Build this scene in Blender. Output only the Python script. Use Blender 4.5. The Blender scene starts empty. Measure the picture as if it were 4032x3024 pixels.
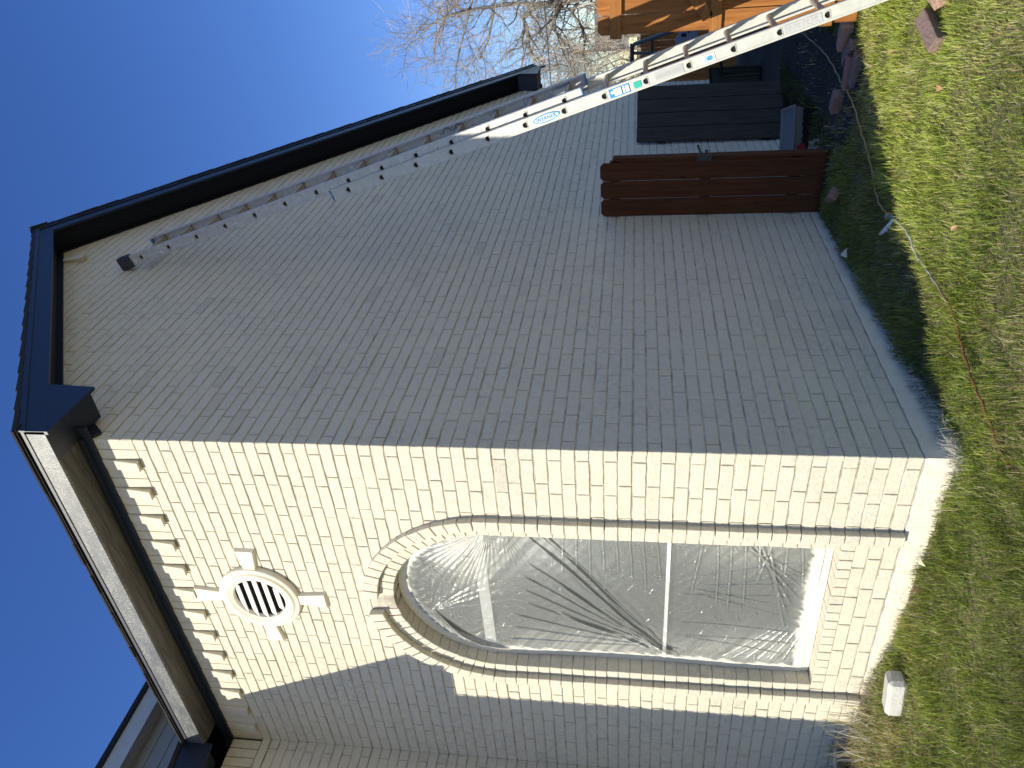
import bpy, bmesh, math, random
import numpy as np
from mathutils import Vector, Matrix
random.seed(7); rng = np.random.default_rng(7)
scene = bpy.context.scene
COL = scene.collection
R = math.radians

# ------------------------------------------------------------------ camera
cam_d = bpy.data.cameras.new("camera"); cam = bpy.data.objects.new("camera", cam_d); COL.objects.link(cam)
CP = Vector((-3.3637, -2.7232, 1.5))
right = Vector((0.130975, 0.0762995, -0.988445)).normalized()
fwd = Vector((0.817535, 0.555669, 0.151221)).normalized()
down = fwd.cross(right).normalized()
cam.matrix_world = Matrix(((right.x, -down.x, -fwd.x, CP.x), (right.y, -down.y, -fwd.y, CP.y), (right.z, -down.z, -fwd.z, CP.z), (0, 0, 0, 1)))
cam_d.sensor_width = 36; cam_d.lens = 36 * 3081.68 / 4032
cam_d.clip_start = 0.05; cam_d.clip_end = 3000
scene.camera = cam

# ------------------------------------------------------------------ light
SUN = Vector((-1, 0.455, 0.70)).normalized()
elev = math.asin(SUN.z); az = math.atan2(SUN.x, SUN.y)
w = bpy.data.worlds.new("World"); scene.world = w; w.use_nodes = True
nt = w.node_tree; bg = nt.nodes['Background']
sky = nt.nodes.new('ShaderNodeTexSky'); sky.sky_type = 'NISHITA'; sky.sun_disc = False
sky.sun_elevation = elev; sky.sun_rotation = az; sky.altitude = 200; sky.air_density = 1.0; sky.dust_density = 0.0; sky.ozone_density = 2.5
hsv = nt.nodes.new('ShaderNodeHueSaturation'); hsv.inputs['Saturation'].default_value = 1.27; hsv.inputs['Hue'].default_value = .518; nt.links.new(sky.outputs[0], hsv.inputs['Color']); nt.links.new(hsv.outputs[0], bg.inputs[0]); bg.inputs[1].default_value = 0.133
sun_d = bpy.data.lights.new("sun", 'SUN'); sun_d.energy = 5.0; sun_d.angle = R(0.5); sun_d.color = (1.0, 0.945, 0.77)
sun = bpy.data.objects.new("sun", sun_d); COL.objects.link(sun)
sun.rotation_euler = SUN.to_track_quat('Z', 'Y').to_euler(); sun.location = (-20, 10, 20)
vs = scene.view_settings; vs.view_transform = 'Standard'; vs.look = 'None'; vs.gamma = 1; vs.exposure = 0.32

# ------------------------------------------------------------------ helpers
def setp(o, label=None, cat=None, group=None, kind=None):
    if label: o['label'] = label
    if cat: o['category'] = cat
    if group: o['group'] = group
    if kind: o['kind'] = kind
    return o
def empty(name, loc=(0, 0, 0), **k):
    o = bpy.data.objects.new(name, None); COL.objects.link(o); o.location = loc; o.empty_display_size = .1
    return setp(o, **k)
def bmobj(name, bm, mats, parent=None, smooth=False, **k):
    me = bpy.data.meshes.new(name); bm.normal_update(); bm.to_mesh(me); bm.free()
    if not isinstance(mats, (list, tuple)): mats = [mats]
    for m in mats: me.materials.append(m)
    if smooth:
        for p in me.polygons: p.use_smooth = True
    o = bpy.data.objects.new(name, me); COL.objects.link(o)
    if parent:
        o.parent = parent
        o.matrix_parent_inverse = Matrix.Translation(-parent.location)
    return setp(o, **k)
def copy_tree(o, parent=None):
    c = o.copy(); COL.objects.link(c); c.parent = parent
    for ch in list(o.children): copy_tree(ch, c)
    return c
def box(bm, x0, x1, y0, y1, z0, z1, mi=0):
    v = [bm.verts.new(p) for p in ((x0,y0,z0),(x1,y0,z0),(x1,y1,z0),(x0,y1,z0),(x0,y0,z1),(x1,y0,z1),(x1,y1,z1),(x0,y1,z1))]
    for f in ((0,3,2,1),(4,5,6,7),(0,1,5,4),(1,2,6,5),(2,3,7,6),(3,0,4,7)):
        bm.faces.new([v[i] for i in f]).material_index = mi
def obox(bm, c, ax, ay, az_, hx, hy, hz, mi=0):
    c = Vector(c); P = []
    for sz in (-1, 1):
        for sx, sy in ((-1,-1),(1,-1),(1,1),(-1,1)):
            P.append(bm.verts.new(c + ax*hx*sx + ay*hy*sy + az_*hz*sz))
    fs = [bm.faces.new([P[i] for i in f]) for f in ((0,3,2,1),(4,5,6,7),(0,1,5,4),(1,2,6,5),(2,3,7,6),(3,0,4,7))]
    for f in fs: f.material_index = mi
    return fs
def prism(bm, poly, d, mi=0):
    """poly: list of 3D points, extruded by vector d"""
    d = Vector(d); a = [bm.verts.new(Vector(p)) for p in poly]; b = [bm.verts.new(Vector(p)+d) for p in poly]
    n = len(a); fs = [bm.faces.new(a), bm.faces.new(b[::-1])]
    for i in range(n): fs.append(bm.faces.new([a[(i+1)%n], a[i], b[i], b[(i+1)%n]]))
    for f in fs: f.material_index = mi
    bmesh.ops.recalc_face_normals(bm, faces=fs)
def tube(bm, pts, rads, seg=6, cap=True, mi=0):
    pts = [Vector(p) for p in pts]; rings = []; n = len(pts)
    if not isinstance(rads, (list, tuple)): rads = [rads]*n
    t0 = (pts[1]-pts[0]).normalized(); u = t0.orthogonal().normalized()
    for i, p in enumerate(pts):
        t = (pts[min(i+1, n-1)] - pts[max(i-1, 0)]).normalized()
        u = (u - t*u.dot(t))
        u = u.normalized() if u.length > 1e-6 else t.orthogonal().normalized()
        v = t.cross(u)
        rings.append([bm.verts.new(p + (u*math.cos(a)+v*math.sin(a))*rads[i]) for a in [2*math.pi*k/seg for k in range(seg)]])
    for a, b in zip(rings, rings[1:]):
        for k in range(seg): bm.faces.new((a[k], a[(k+1)%seg], b[(k+1)%seg], b[k])).material_index = mi
    if cap:
        bm.faces.new(rings[0][::-1]).material_index = mi; bm.faces.new(rings[-1]).material_index = mi
def bevel(o, wd, seg=1):
    m = o.modifiers.new('bevel', 'BEVEL'); m.width = wd; m.segments = seg; m.limit_method = 'ANGLE'; m.angle_limit = R(40); return o
def S(t): t = np.clip(t, 0, 1); return t*t*(3-2*t)
def zg(x, y):
    x = np.asarray(x, float); y = np.asarray(y, float)
    g = -0.160 + .035*S((x-.3)/.5)*S((2.6-x)/.8)*S((y+.45)/.4) + .035*np.exp(-((y-1.0)/.6)**2)*S((.3-x)/.5)*S((x+.8)/.6) + .14*S((y-.9)/1.3)*S((.6-x)/1.0+.5) + .075*S((x-1.4)/1.2)*S((4.6-x)/1.4)*S((y+1.2)/1.0) - .02*S((-x-y-1)/2)
    return g + .012*np.sin(x*3.1+y*1.7)*np.sin(y*2.3-x*.9) + .006*np.sin(x*9+2)*np.sin(y*8)
def zgf(x, y): return float(zg(x, y))

# ------------------------------------------------------------------ materials
class N:
    def __init__(s, name):
        s.m = bpy.data.materials.new(name); s.m.use_nodes = True; s.t = s.m.node_tree; s.b = s.t.nodes['Principled BSDF']
        s.out = s.t.nodes['Material Output']; s.co = s.t.nodes.new('ShaderNodeTexCoord'); s.h = None
    def n(s, t, **k):
        x = s.t.nodes.new(t)
        for a, v in k.items(): setattr(x, a, v)
        return x
    def l(s, a, b): s.t.links.new(a, b)
    def vec(s, scale=(1,1,1), rot=(0,0,0)):
        m = s.n('ShaderNodeMapping'); m.inputs['Scale'].default_value = scale; m.inputs['Rotation'].default_value = rot; s.l(s.co.outputs['Object'], m.inputs[0]); return m.outputs[0]
    def noise(s, sc, det=4, rough=.55, vec=None, dist=0):
        x = s.n('ShaderNodeTexNoise'); x.inputs['Scale'].default_value = sc; x.inputs['Detail'].default_value = det; x.inputs['Roughness'].default_value = rough; x.inputs['Distortion'].default_value = dist
        s.l(vec if vec is not None else s.co.outputs['Object'], x.inputs['Vector']); return x.outputs['Fac']
    def ramp(s, f, stops):
        x = s.n('ShaderNodeValToRGB'); e = x.color_ramp.elements
        while len(e) < len(stops): e.new(.5)
        for i, (p, c) in enumerate(stops):
            e[i].position = p; e[i].color = (*c, 1) if isinstance(c, tuple) else (c, c, c, 1)
        s.l(f, x.inputs[0]); return x.outputs[0]
    def mix(s, f, a, b, mode='MIX'):
        x = s.n('ShaderNodeMix', data_type='RGBA', blend_type=mode)
        for i, v in ((0, f), (6, a), (7, b)):
            if isinstance(v, (int, float)): x.inputs[i].default_value = v if i == 0 else (v, v, v, 1)
            elif isinstance(v, tuple): x.inputs[i].default_value = (*v, 1)
            else: s.l(v, x.inputs[i])
        return x.outputs[2]
    def bump(s, h, strength, dist):
        x = s.n('ShaderNodeBump'); x.inputs['Strength'].default_value = strength; x.inputs['Distance'].default_value = dist
        s.l(h, x.inputs['Height'])
        if s.h is not None: s.l(s.h, x.inputs['Normal'])
        s.h = x.outputs[0]; s.l(s.h, s.b.inputs['Normal'])
    def col(s, c):
        if isinstance(c, tuple): s.b.inputs['Base Color'].default_value = (*c, 1)
        else: s.l(c, s.b.inputs['Base Color'])
        return s
    def rough(s, r):
        if isinstance(r, (int, float)): s.b.inputs['Roughness'].default_value = r
        else: s.l(r, s.b.inputs['Roughness'])
        return s
def simple(name, c, r=.6, metal=0, var=.15, sc=12, bump=0, bs=80):
    a = N(name); f = a.noise(sc, 5)
    a.col(a.mix(f, tuple(x*(1-var) for x in c), tuple(min(1, x*(1+var)) for x in c))); a.rough(r); a.b.inputs['Metallic'].default_value = metal
    if bump: a.bump(a.noise(bs, 4), .6, bump)
    return a.m

def paint_mat(name, base, dirt, tonefac=1.0, grain=1.0, tone=True):
    a = N(name)
    at = a.n('ShaderNodeAttribute', attribute_name='tone')
    big = a.noise(1.6, 6, .6); fine = a.noise(26, 6, .65, dist=.6)
    m1 = a.ramp(big, [(.40, 0.15), (.66, 1.0)]); m2 = a.ramp(fine, [(.42, 0.0), (.66, 1.0)])
    f = a.n('ShaderNodeMath', operation='MULTIPLY'); a.l(m1, f.inputs[0]); a.l(m2, f.inputs[1])
    g = a.n('ShaderNodeMath', operation='MULTIPLY'); a.l(f.outputs[0], g.inputs[0]); g.inputs[1].default_value = .8
    c = a.mix(g.outputs[0], base, dirt)
    inv = a.n('ShaderNodeMath', operation='SUBTRACT'); inv.inputs[0].default_value = 1; a.l(at.outputs['Fac'], inv.inputs[1])
    if tone: c = a.mix(inv.outputs[0], c, tuple(x*.62 for x in dirt))
    # small unpainted pits
    pit = a.ramp(a.noise(140, 3, .7, dist=1.5), [(.70, 0.0), (.76, 1.0)])
    pitm = a.n('ShaderNodeMath', operation='MULTIPLY'); a.l(pit, pitm.inputs[0]); pitm.inputs[1].default_value = .32*grain
    c = a.mix(pitm.outputs[0], c, (.30, .26, .21))
    a.col(c); a.rough(.62); a.b.inputs['Specular IOR Level'].default_value = .35
    a.bump(a.noise(9, 3), .6, .009*grain)
    a.bump(a.ramp(a.noise(75, 5, .7, dist=1.2), [(.35, 0.0), (.62, 1.0)]), 1.0, .0026*grain)
    a.bump(a.noise(420, 3, .8), .6, .0008*grain)
    return a.m
BRICK = paint_mat('painted_brick', (.79, .718, .580), (.56, .52, .455))
STONE = paint_mat('painted_cast_stone', (.79, .718, .580), (.70, .64, .54), grain=.15, tone=False)
MORT = N('painted_mortar'); MORT.col(MORT.mix(MORT.ramp(MORT.noise(5, 6, .7), [(.40, 0.0), (.62, 1.0)]), (.34, .305, .24), (.63, .585, .48))); MORT.rough(.85); MORT.bump(MORT.noise(160, 4), .8, .003); MORT = MORT.m
CONC = N('painted_concrete')
CONC.col(CONC.mix(CONC.ramp(CONC.noise(34, 6, .75, dist=1), [(.60, 0.0), (.70, 1.0)]), (.72, .655, .53), (.46, .43, .36))); CONC.rough(.7)
CONC.bump(CONC.noise(14, 5, .6), .7, .012); CONC.bump(CONC.noise(120, 4, .7), .8, .003); CONC = CONC.m

def navy(name, dust=0.0):
    a = N(name)
    base = a.mix(a.noise(30, 5, .6, vec=a.vec((1, 8, 8))), (.007, .012, .026), (.013, .020, .038))
    if dust:
        sp = a.ramp(a.noise(95, 6, .8), [(.46, 0.0), (.64, 1.0)]); lg = a.ramp(a.noise(6, 5, .7, vec=a.vec((1, 1, 3))), [(.38, 0.10), (.60, 1.0)])
        m = a.n('ShaderNodeMath', operation='MULTIPLY'); a.l(sp, m.inputs[0]); a.l(lg, m.inputs[1])
        m2 = a.n('ShaderNodeMath', operation='MULTIPLY_ADD'); a.l(m.outputs[0], m2.inputs[0]); m2.inputs[1].default_value = dust; m2.inputs[2].default_value = dust*.12
        base = a.mix(m2.outputs[0], base, (.55, .53, .47))
    a.col(base); a.rough(.42); a.b.inputs['Specular IOR Level'].default_value = .5
    a.bump(a.noise(60, 4, .6, vec=a.vec((4, 1, 4))), .5, .0012); a.bump(a.noise(6, 4, .6, dist=2), .3, .003)
    return a.m
NAVYS = simple('navy_soffit_paint', (.004, .006, .012), .6); NAVYS.node_tree.nodes['Principled BSDF'].inputs['Specular IOR Level'].default_value = .25
NAVY = navy('navy_trim_paint'); NAVYD = navy('navy_trim_with_overspray', .62)
_a = N('navy_soffit_wood'); _v = _a.vec((5, .45, 5)); _g = _a.noise(2.6, 5, .55, vec=_v, dist=1.8)
_a.col(_a.mix(_a.ramp(_g, [(.34, 0.0), (.66, 1.0)]), (.030, .028, .026), (.095, .088, .074))); _a.rough(.5); _a.bump(_a.ramp(_g, [(.38, 0.0), (.62, 1.0)]), .8, .004); SOFF = _a.m
_a = N('asphalt_shingle'); _a.col(_a.mix(_a.noise(180, 3, .8), (.008, .008, .009), (.035, .033, .032))); _a.rough(.95); _a.bump(_a.noise(240, 3, .8), 1, .004); SHING = _a.m
_a = N('lap_siding_paint'); _a.col(_a.mix(_a.noise(14, 4, vec=_a.vec((1, 6, 6))), (.25, .265, .28), (.31, .325, .34))); _a.rough(.6); SIDING = _a.m
GREYF = simple('grey_fascia_paint', (.50, .52, .54), .5)
BLACK = simple('black_void', (.01, .01, .011), .9)

def wood(name, dark, light, sc=1.0, rough=.6, axis='z', knots=True):
    a = N(name)
    s = {'z': (14, 14, .9), 'x': (.9, 14, 14), 'y': (14, .9, 14)}[axis]
    s = tuple(q*sc for q in s)
    info = a.n('ShaderNodeObjectInfo')
    add = a.n('ShaderNodeVectorMath', operation='ADD'); comb = a.n('ShaderNodeCombineXYZ')
    mm = a.n('ShaderNodeMath', operation='MULTIPLY'); a.l(info.outputs['Random'], mm.inputs[0]); mm.inputs[1].default_value = 37
    for i in range(3): a.l(mm.outputs[0], comb.inputs[i])
    a.l(a.vec(s), add.inputs[0]); a.l(comb.outputs[0], add.inputs[1])
    g = a.noise(2.2, 6, .65, vec=add.outputs[0], dist=1.4)
    c = a.mix(a.ramp(g, [(.32, 0.0), (.68, 1.0)]), dark, light)
    if knots:
        v = a.n('ShaderNodeTexVoronoi'); v.inputs['Scale'].default_value = 3.3
        a.l(a.vec({'z': (1.6, 1.6, .8), 'x': (.8, 1.6, 1.6), 'y': (1.6, .8, 1.6)}[axis]), v.inputs['Vector'])
        k = a.ramp(v.outputs['Distance'], [(.035, 1.0), (.07, 0.0)])
        c = a.mix(k, c, tuple(x*.35 for x in dark))
    a.col(c); a.rough(rough); a.b.inputs['Specular IOR Level'].default_value = .2; a.bump(g, .35, .002)
    return a.m
CEDAR = wood('cedar_stain', (.22, .075, .018), (.41, .17, .045))
CEDARX = wood('cedar_stain_rail', (.23, .085, .022), (.40, .175, .05), axis='y')
CEDARD = wood('dark_cedar_stain', (.058, .020, .008), (.115, .042, .016), rough=.8)
DARKW = wood('charcoal_stained_wood', (.034, .029, .024), (.078, .067, .056), rough=.8)
_a = N('ladder_aluminium'); _f = _a.noise(22, 6, .7)
_a.col(_a.mix(_a.ramp(_f, [(.35, 0.0), (.75, 1.0)]), (.52, .515, .48), (.65, .64, .595)))
_a.b.inputs['Metallic'].default_value = .12; _a.rough(_a.ramp(_a.noise(9, 4), [(.3, .38), (.7, .6)])); _a.bump(_a.noise(60, 4), .3, .0008); ALU = _a.m
_a = N('ladder_aluminium_paint_spattered'); _f = _a.noise(26, 6, .75)
_c = _a.mix(_a.ramp(_f, [(.35, 0.0), (.75, 1.0)]), (.46, .455, .44), (.68, .67, .63))
_c = _a.mix(_a.ramp(_a.noise(48, 3, .7), [(.66, 0.0), (.70, 1.0)]), _c, (.055, .06, .075))
_c = _a.mix(_a.ramp(_a.noise(15, 4, .7, dist=1), [(.60, 0.0), (.66, 1.0)]), _c, (.74, .71, .62))
_a.col(_c); _a.b.inputs['Metallic'].default_value = .15; _a.rough(.55); _a.bump(_f, .4, .001); ALUF = _a.m
RUNG = simple('worn_rung', (.42, .36, .29), .6, .25, .25, 30, .001)
RUBBER = simple('black_rubber', (.035, .037, .042), .55, 0, .4, 20, .002)
BLUEP = simple('blue_plastic', (.08, .22, .42), .5)
def flat(name, c, r=.5): return simple(name, c, r, var=.04)
ST_W = flat('sticker_white', (.80, .80, .78)); ST_B = flat('sticker_blue', (.03, .26, .68)); ST_T = flat('sticker_teal', (.02, .42, .32)); ST_G = flat('sticker_grey_print', (.40, .40, .40)); ST_LB = flat('sticker_light_blue', (.05, .33, .70)); ST_S = flat('sticker_silver', (.50, .50, .50))

# window film
_a = N('masking_film'); tr = _a.n('ShaderNodeBsdfTransparent'); mx = _a.n('ShaderNodeMixShader')
_at = _a.n('ShaderNodeAttribute', attribute_name='paint')
_a.col(_a.mix(_at.outputs['Fac'], (.53, .54, .52), (.80, .745, .63))); _a.rough(_a.ramp(_at.outputs['Fac'], [(0, .17), (.7, .6)]))
_a.b.inputs['Specular IOR Level'].default_value = .9; _a.l(_a.ramp(_at.outputs['Fac'], [(0, .15), (.5, .0)]), _a.b.inputs['Metallic'])
_al = _a.ramp(_at.outputs['Fac'], [(0.0, .30), (.55, .95)])
_a.l(_al, mx.inputs[0]); _a.l(tr.outputs[0], mx.inputs[1]); _a.l(_a.b.outputs[0], mx.inputs[2]); _a.l(mx.outputs[0], _a.out.inputs[0])
_a.bump(_a.noise(16, 5, .7, dist=2.5, vec=_a.vec((1, 1, .6))), .5, .006); _a.bump(_a.ramp(_a.noise(42, 3, .6, dist=3), [(.55, 0.0), (.75, 1.0)]), .5, .002)
FILM = _a.m
GLASS = simple('window_glass', (.05, .055, .055), .12, 0, .1); GLASS.node_tree.nodes['Principled BSDF'].inputs['Specular IOR Level'].default_value = .6
WHITEP = simple('white_vinyl', (.80, .80, .78), .4)

# ------------------------------------------------------------------ brick generator
CH = 0.0785; BL = 0.249
def hexa(bm, F, B, ch, tone, lay, mi=0):
    """F front corners (ccw seen from outside), B back corners; chamfered front edges"""
    c = sum(F, Vector())/4; nrm = (F[0]-B[0]).normalized()
    fi = [bm.verts.new(p + (c-p).normalized()*ch*1.4) for p in F]
    fo = [bm.verts.new(p - nrm*ch*.8) for p in F]
    bk = [bm.verts.new(p) for p in B]
    fs = [bm.faces.new(fi)]
    for i in range(4):
        j = (i+1) % 4
        fs.append(bm.faces.new((fo[i], fo[j], fi[j], fi[i]))); fs.append(bm.faces.new((bk[i], bk[j], fo[j], fo[i])))
    for f in fs:
        f.material_index = mi; f[lay] = tone
def rtone():
    t = random.random()
    return 1.0 - (random.uniform(.10, .26) if t < .025 else random.uniform(0, .06))
def jit(a): return random.uniform(-a, a)
def courses(bm, lay, org, u, n, u0, u1, zlo, zhi, spans, flip=0, corner0=True):
    """lay courses of brick on plane through org; u = horizontal unit, n = outward normal. spans(z0,z1)->list of (a,b) intervals"""
    k = 0; z = zlo
    ccw = u.cross(Vector((0,0,1))).dot(n) > 0
    while z < zhi - .02:
        first = .079 if (k + flip) % 2 == 0 else .2525
        s = u0; edges = [u0]
        s = u0 + first + (0 if corner0 else .06)
        while s < u1: edges.append(s); s += BL
        edges.append(u1)
        zc0, zc1 = z + .0048, z + CH - .0048
        wob = .0012*math.sin(k*1.7)
        iv = spans(z, z+CH)
        for a, b in zip(edges, edges[1:]):
            for (p, q) in iv:
                aa, bb = max(a, p), min(b, q)
                if bb - aa < .015: continue
                hj = random.uniform(.0026, .0046) if random.random() < .80 else .0010
                e0 = aa + (hj if aa > u0 + .001 else 0); e1 = bb - (hj if bb < u1 - .001 else 0)
                o_ = jit(.0013); t1 = jit(.0016); t2 = jit(.0016)
                polybrick(bm, lay, org, u, n, e0, e1, zc0, zc1, o_, t1*.5, t2*.5, wob)
        z += CH; k += 1
def polybrick(bm, lay, org, u, n, e0, e1, z0, z1, o_, t1, t2, wob):
    m = 5; J = .0021
    P = [(e0+(e1-e0)*i/m, z0+jit(J)) for i in range(m)] + [(e1+jit(.001), z0+jit(.001)), (e1+jit(.0015), (z0+z1)/2)] + [(e1-(e1-e0)*i/m, z1+jit(J)) for i in range(m)] + [(e0+jit(.001), z1+jit(.001)), (e0+jit(.0015), (z0+z1)/2)]
    if u.cross(Vector((0,0,1))).dot(n) < 0: P = P[::-1]
    cx, cz = (e0+e1)/2, (z0+z1)/2; hx, hz = (e1-e0)/2, (z1-z0)/2; c = .0032
    def V(a, b, d): return bm.verts.new(org + u*a + Vector((0,0,b+wob)) + n*d)
    def tl(a, b): return o_ + t1*(a-cx)/hx + t2*(b-cz)/hz
    fi = [V(cx+(a-cx)*(1-c/hx), cz+(b-cz)*(1-c/hz), tl(a, b)) for a, b in P]
    fo = [V(a, b, tl(a, b)-.0026) for a, b in P]; bk = [V(a, b, -.03) for a, b in P]
    k = len(P); fs = [bm.faces.new(fi)]
    for i in range(k):
        j = (i+1) % k
        fs.append(bm.faces.new((fo[i], fo[j], fi[j], fi[i]))); fs.append(bm.faces.new((bk[i], bk[j], fo[j], fo[i])))
    tn = rtone()
    for f in fs: f[lay] = tn
def newb():
    bm = bmesh.new(); lay = bm.faces.layers.float.new('tone'); return bm, lay
# rake lines of the gable
RX, RZ = 2.735, 6.746
def rake(x): return 4.93 + .664*x if x < RX else RZ - .6957*(x-RX)
WX = 8.14
house = empty('brick_house', (0, 0, 0), label='freshly painted cream brick house with navy eaves and an arched window', cat='house')
ux, uy, nL, nG = Vector((1,0,0)), Vector((0,1,0)), Vector((-1,0,0)), Vector((0,-1,0))
O = Vector((0,0,0))
# gable wall
bm, lay = newb()
def gable_sp(z0, z1):
    lo = (z0 - 4.93)/.664 if z0 > 4.6 else 0
    hi = RX + (RZ - z0)/.6957
    return [(max(0, lo), min(WX, hi))]
courses(bm, lay, O, ux, nG, 0, WX, 0, 6.8, gable_sp, flip=1)
f = bm.faces.new([bm.verts.new(p) for p in ((0.006,.007,-.3),(WX,.007,-.3),(WX,.007,rake(WX)),(RX,.007,RZ+.05),(0.006,.007,4.95))]); f.material_index = 1; f[lay] = 1
gw = bmobj('gable_wall', bm, [BRICK, MORT], house, label='shaded gable end wall of painted brick')

# window geometry
YC, SPR, SILL = 1.31, 2.35, .312
def ell(a, b, t): return (YC + a*math.cos(t), SPR + b*math.sin(t))
def halfw(z, a, b):
    if z <= SPR: return a
    q = 1 - ((z-SPR)/b)**2
    return a*math.sqrt(q) if q > 0 else 0
AO, BO = .78, .90; AI, BI = .703, .80; AW, BW = .627, .70
VY, VZ, VR = 1.345, 4.005, .285
def left_sp(z0, z1):
    res = [(0, 3.13)]
    def cut(a, b):
        nonlocal res
        out = []
        for p, q in res:
            if b <= p or a >= q: out.append((p, q))
            else:
                if a > p: out.append((p, a))
                if b < q: out.append((b, q))
        res = out
    if z0 < 3.2:
        if z0 >= SILL - CH - .004:
            h = halfw(z1, AO-.015, BO-.02)
            if h > 0: cut(YC-h, YC+h)
        else: cut(YC-AO+.01, YC-AI+.0), cut(YC+AI, YC+AO-.01)
    if abs((z0+z1)/2 - VZ) < VR:
        h = math.sqrt(VR**2 - ((z0+z1)/2-VZ)**2) - .02
        if h > 0: cut(VY-h, VY+h)
    return res
bm, lay = newb()
courses(bm, lay, O, uy, nL, 0, 3.13, 0, 57*CH - .001, left_sp, flip=0)
# flat soldier bricks of the corbel frieze between the tilted ones
ZT, ZB = 4.735, 4.477
ys = [.0015 + .0767*i for i in range(42)]
for i, y0 in enumerate(ys):
    if i % 3 == 2 or y0 > 3.1: continue
    F = [Vector((jit(.001), a, b)) for a, b in ((y0+.003, ZB), (y0+.0745, ZB), (y0+.0745, ZT), (y0+.003, ZT))]
    F = [F[1], F[0], F[3], F[2]]
    hexa(bm, F, [p+Vector((.03,0,0)) for p in F], .002, rtone(), lay)
# header course under the window, and reveal ring
def yzhex(bm, lay, quad, xf, xb, ch=.003, tn=None, jm=.0018):
    j = jit(.0015)
    F = [Vector((xf+j, a+jit(jm), b+jit(jm))) for a, b in quad]
    F = F[::-1]
    hexa(bm, F, [Vector((xb, p.y, p.z)) for p in F], ch, tn or rtone(), lay)
y = YC - AI + .01
while y < YC + AI - .03:
    w_ = .0755
    yzhex(bm, lay, ((y+.003, SILL-CH), (y+w_-.003, SILL-CH), (y+w_-.003, SILL-.002), (y+.003, SILL-.002)), 0.0, .12)
    y += w_
z = 0.0
while z < SPR - .01:      # jamb and band bricks, both sides
    z1 = z + CH
    for sgn in (-1, 1):
        a, b = YC + sgn*AO, YC + sgn*AI
        lo, hi = min(a, b), max(a, b)
        yzhex(bm, lay, ((lo, z+.003), (hi, z+.003), (hi, z1-.003), (lo, z1-.003)), -.045, .02)
        if z > SILL - .03:
            a, b = YC + sgn*(AI-.001), YC + sgn*AW; lo, hi = min(a, b), max(a, b)
            yzhex(bm, lay, ((lo, z+.003), (hi, z+.003), (hi, z1-.003), (lo, z1-.003)), 0.0, .125)
    z = z1
zs_ = z
NA = 31
for i in range(NA):
    t0, t1 = math.pi*i/NA, math.pi*(i+1)/NA
    mid = (t0+t1)/2
    if abs(mid - math.pi*.485) < .055: continue      # missing key brick at the crown
    g = .0045
    def q(a0, b0, a1, b1, gg):
        A0, A1 = t0+gg, t1-gg
        return (ell(a1, b1, A0), ell(a0, b0, A0), ell(a0, b0, A1), ell(a1, b1, A1))
    Q = q(AI, BI, AO, BO, g); yzhex(bm, lay, (Q[1], Q[0], Q[3], Q[2]), -.045+jit(.002), .02, jm=.0016)
    Q = q(AW, BW, AI-.004, BI-.004, g*1.2); yzhex(bm, lay, (Q[1], Q[0], Q[3], Q[2]), jit(.002), .125, jm=.0016)
t0, t1 = math.pi*.485-.05, math.pi*.485+.05
Q = (ell(AW, BW, t0), ell(AO, BO, t0), ell(AO, BO, t1), ell(AW, BW, t1)); yzhex(bm, lay, Q, .055, .125)
# mortar sheet with the opening left out
def quadm(p, mi=1):
    f = bm.faces.new([bm.verts.new(Vector(v)) for v in p]); f.material_index = mi; f[lay] = 1
XM = .007
quadm(((XM, .006, -.3), (XM, .006, 4.80), (XM, YC-AI+.02, 4.80), (XM, YC-AI+.02, -.3)))
quadm(((XM, YC+AI-.02, -.3), (XM, YC+AI-.02, 4.80), (XM, 3.14, 4.80), (XM, 3.14, -.3)))
quadm(((XM, YC-AI+.02, -.3), (XM, YC-AI+.02, SILL-.02), (XM, YC+AI-.02, SILL-.02), (XM, YC+AI-.02, -.3)))
M_ = 44; aa, bb = AI-.02, BI-.03
for i in range(M_):
    ya, yb = YC-aa+2*aa*i/M_, YC-aa+2*aa*(i+1)/M_
    za = SPR + bb*math.sqrt(max(0, 1-((ya-YC)/aa)**2)); zb_ = SPR + bb*math.sqrt(max(0, 1-((yb-YC)/aa)**2))
    quadm(((XM, ya, za), (XM, ya, 4.80), (XM, yb, 4.80), (XM, yb, zb_)))
# sill bed
box(bm, .012, .13, YC-AW-.03, YC+AW+.03, SILL-.05, SILL-.010, 1)
lw = bmobj('front_wall', bm, [BRICK, MORT], house, label='sunlit painted brick wall around the arched window')
# tilted corbel bricks
for i, y0 in enumerate(ys):
    if i % 3 != 2 or y0 > 3.0: continue
    b2, l2 = newb()
    o_ = .004; pr = .036 + jit(.003)
    v = [(-o_, y0+.002, ZT), (-o_, y0+.074, ZT), (-pr, y0+.074, ZB+.002), (-pr, y0+.002, ZB+.002)]
    A = [b2.verts.new(p) for p in v]; Bv = [b2.verts.new((.03, p[1], p[2] + (0 if k < 2 else .012))) for k, p in enumerate(v)]
    fs = [b2.faces.new(A), b2.faces.new(Bv[::-1])] + [b2.faces.new((A[(k+1)%4], A[k], Bv[k], Bv[(k+1)%4])) for k in range(4)]
    for f in fs: f[l2] = 1
    bmesh.ops.recalc_face_normals(b2, faces=b2.faces[:])
    bevel(bmobj('dentil', b2, BRICK, house), .003)
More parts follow.
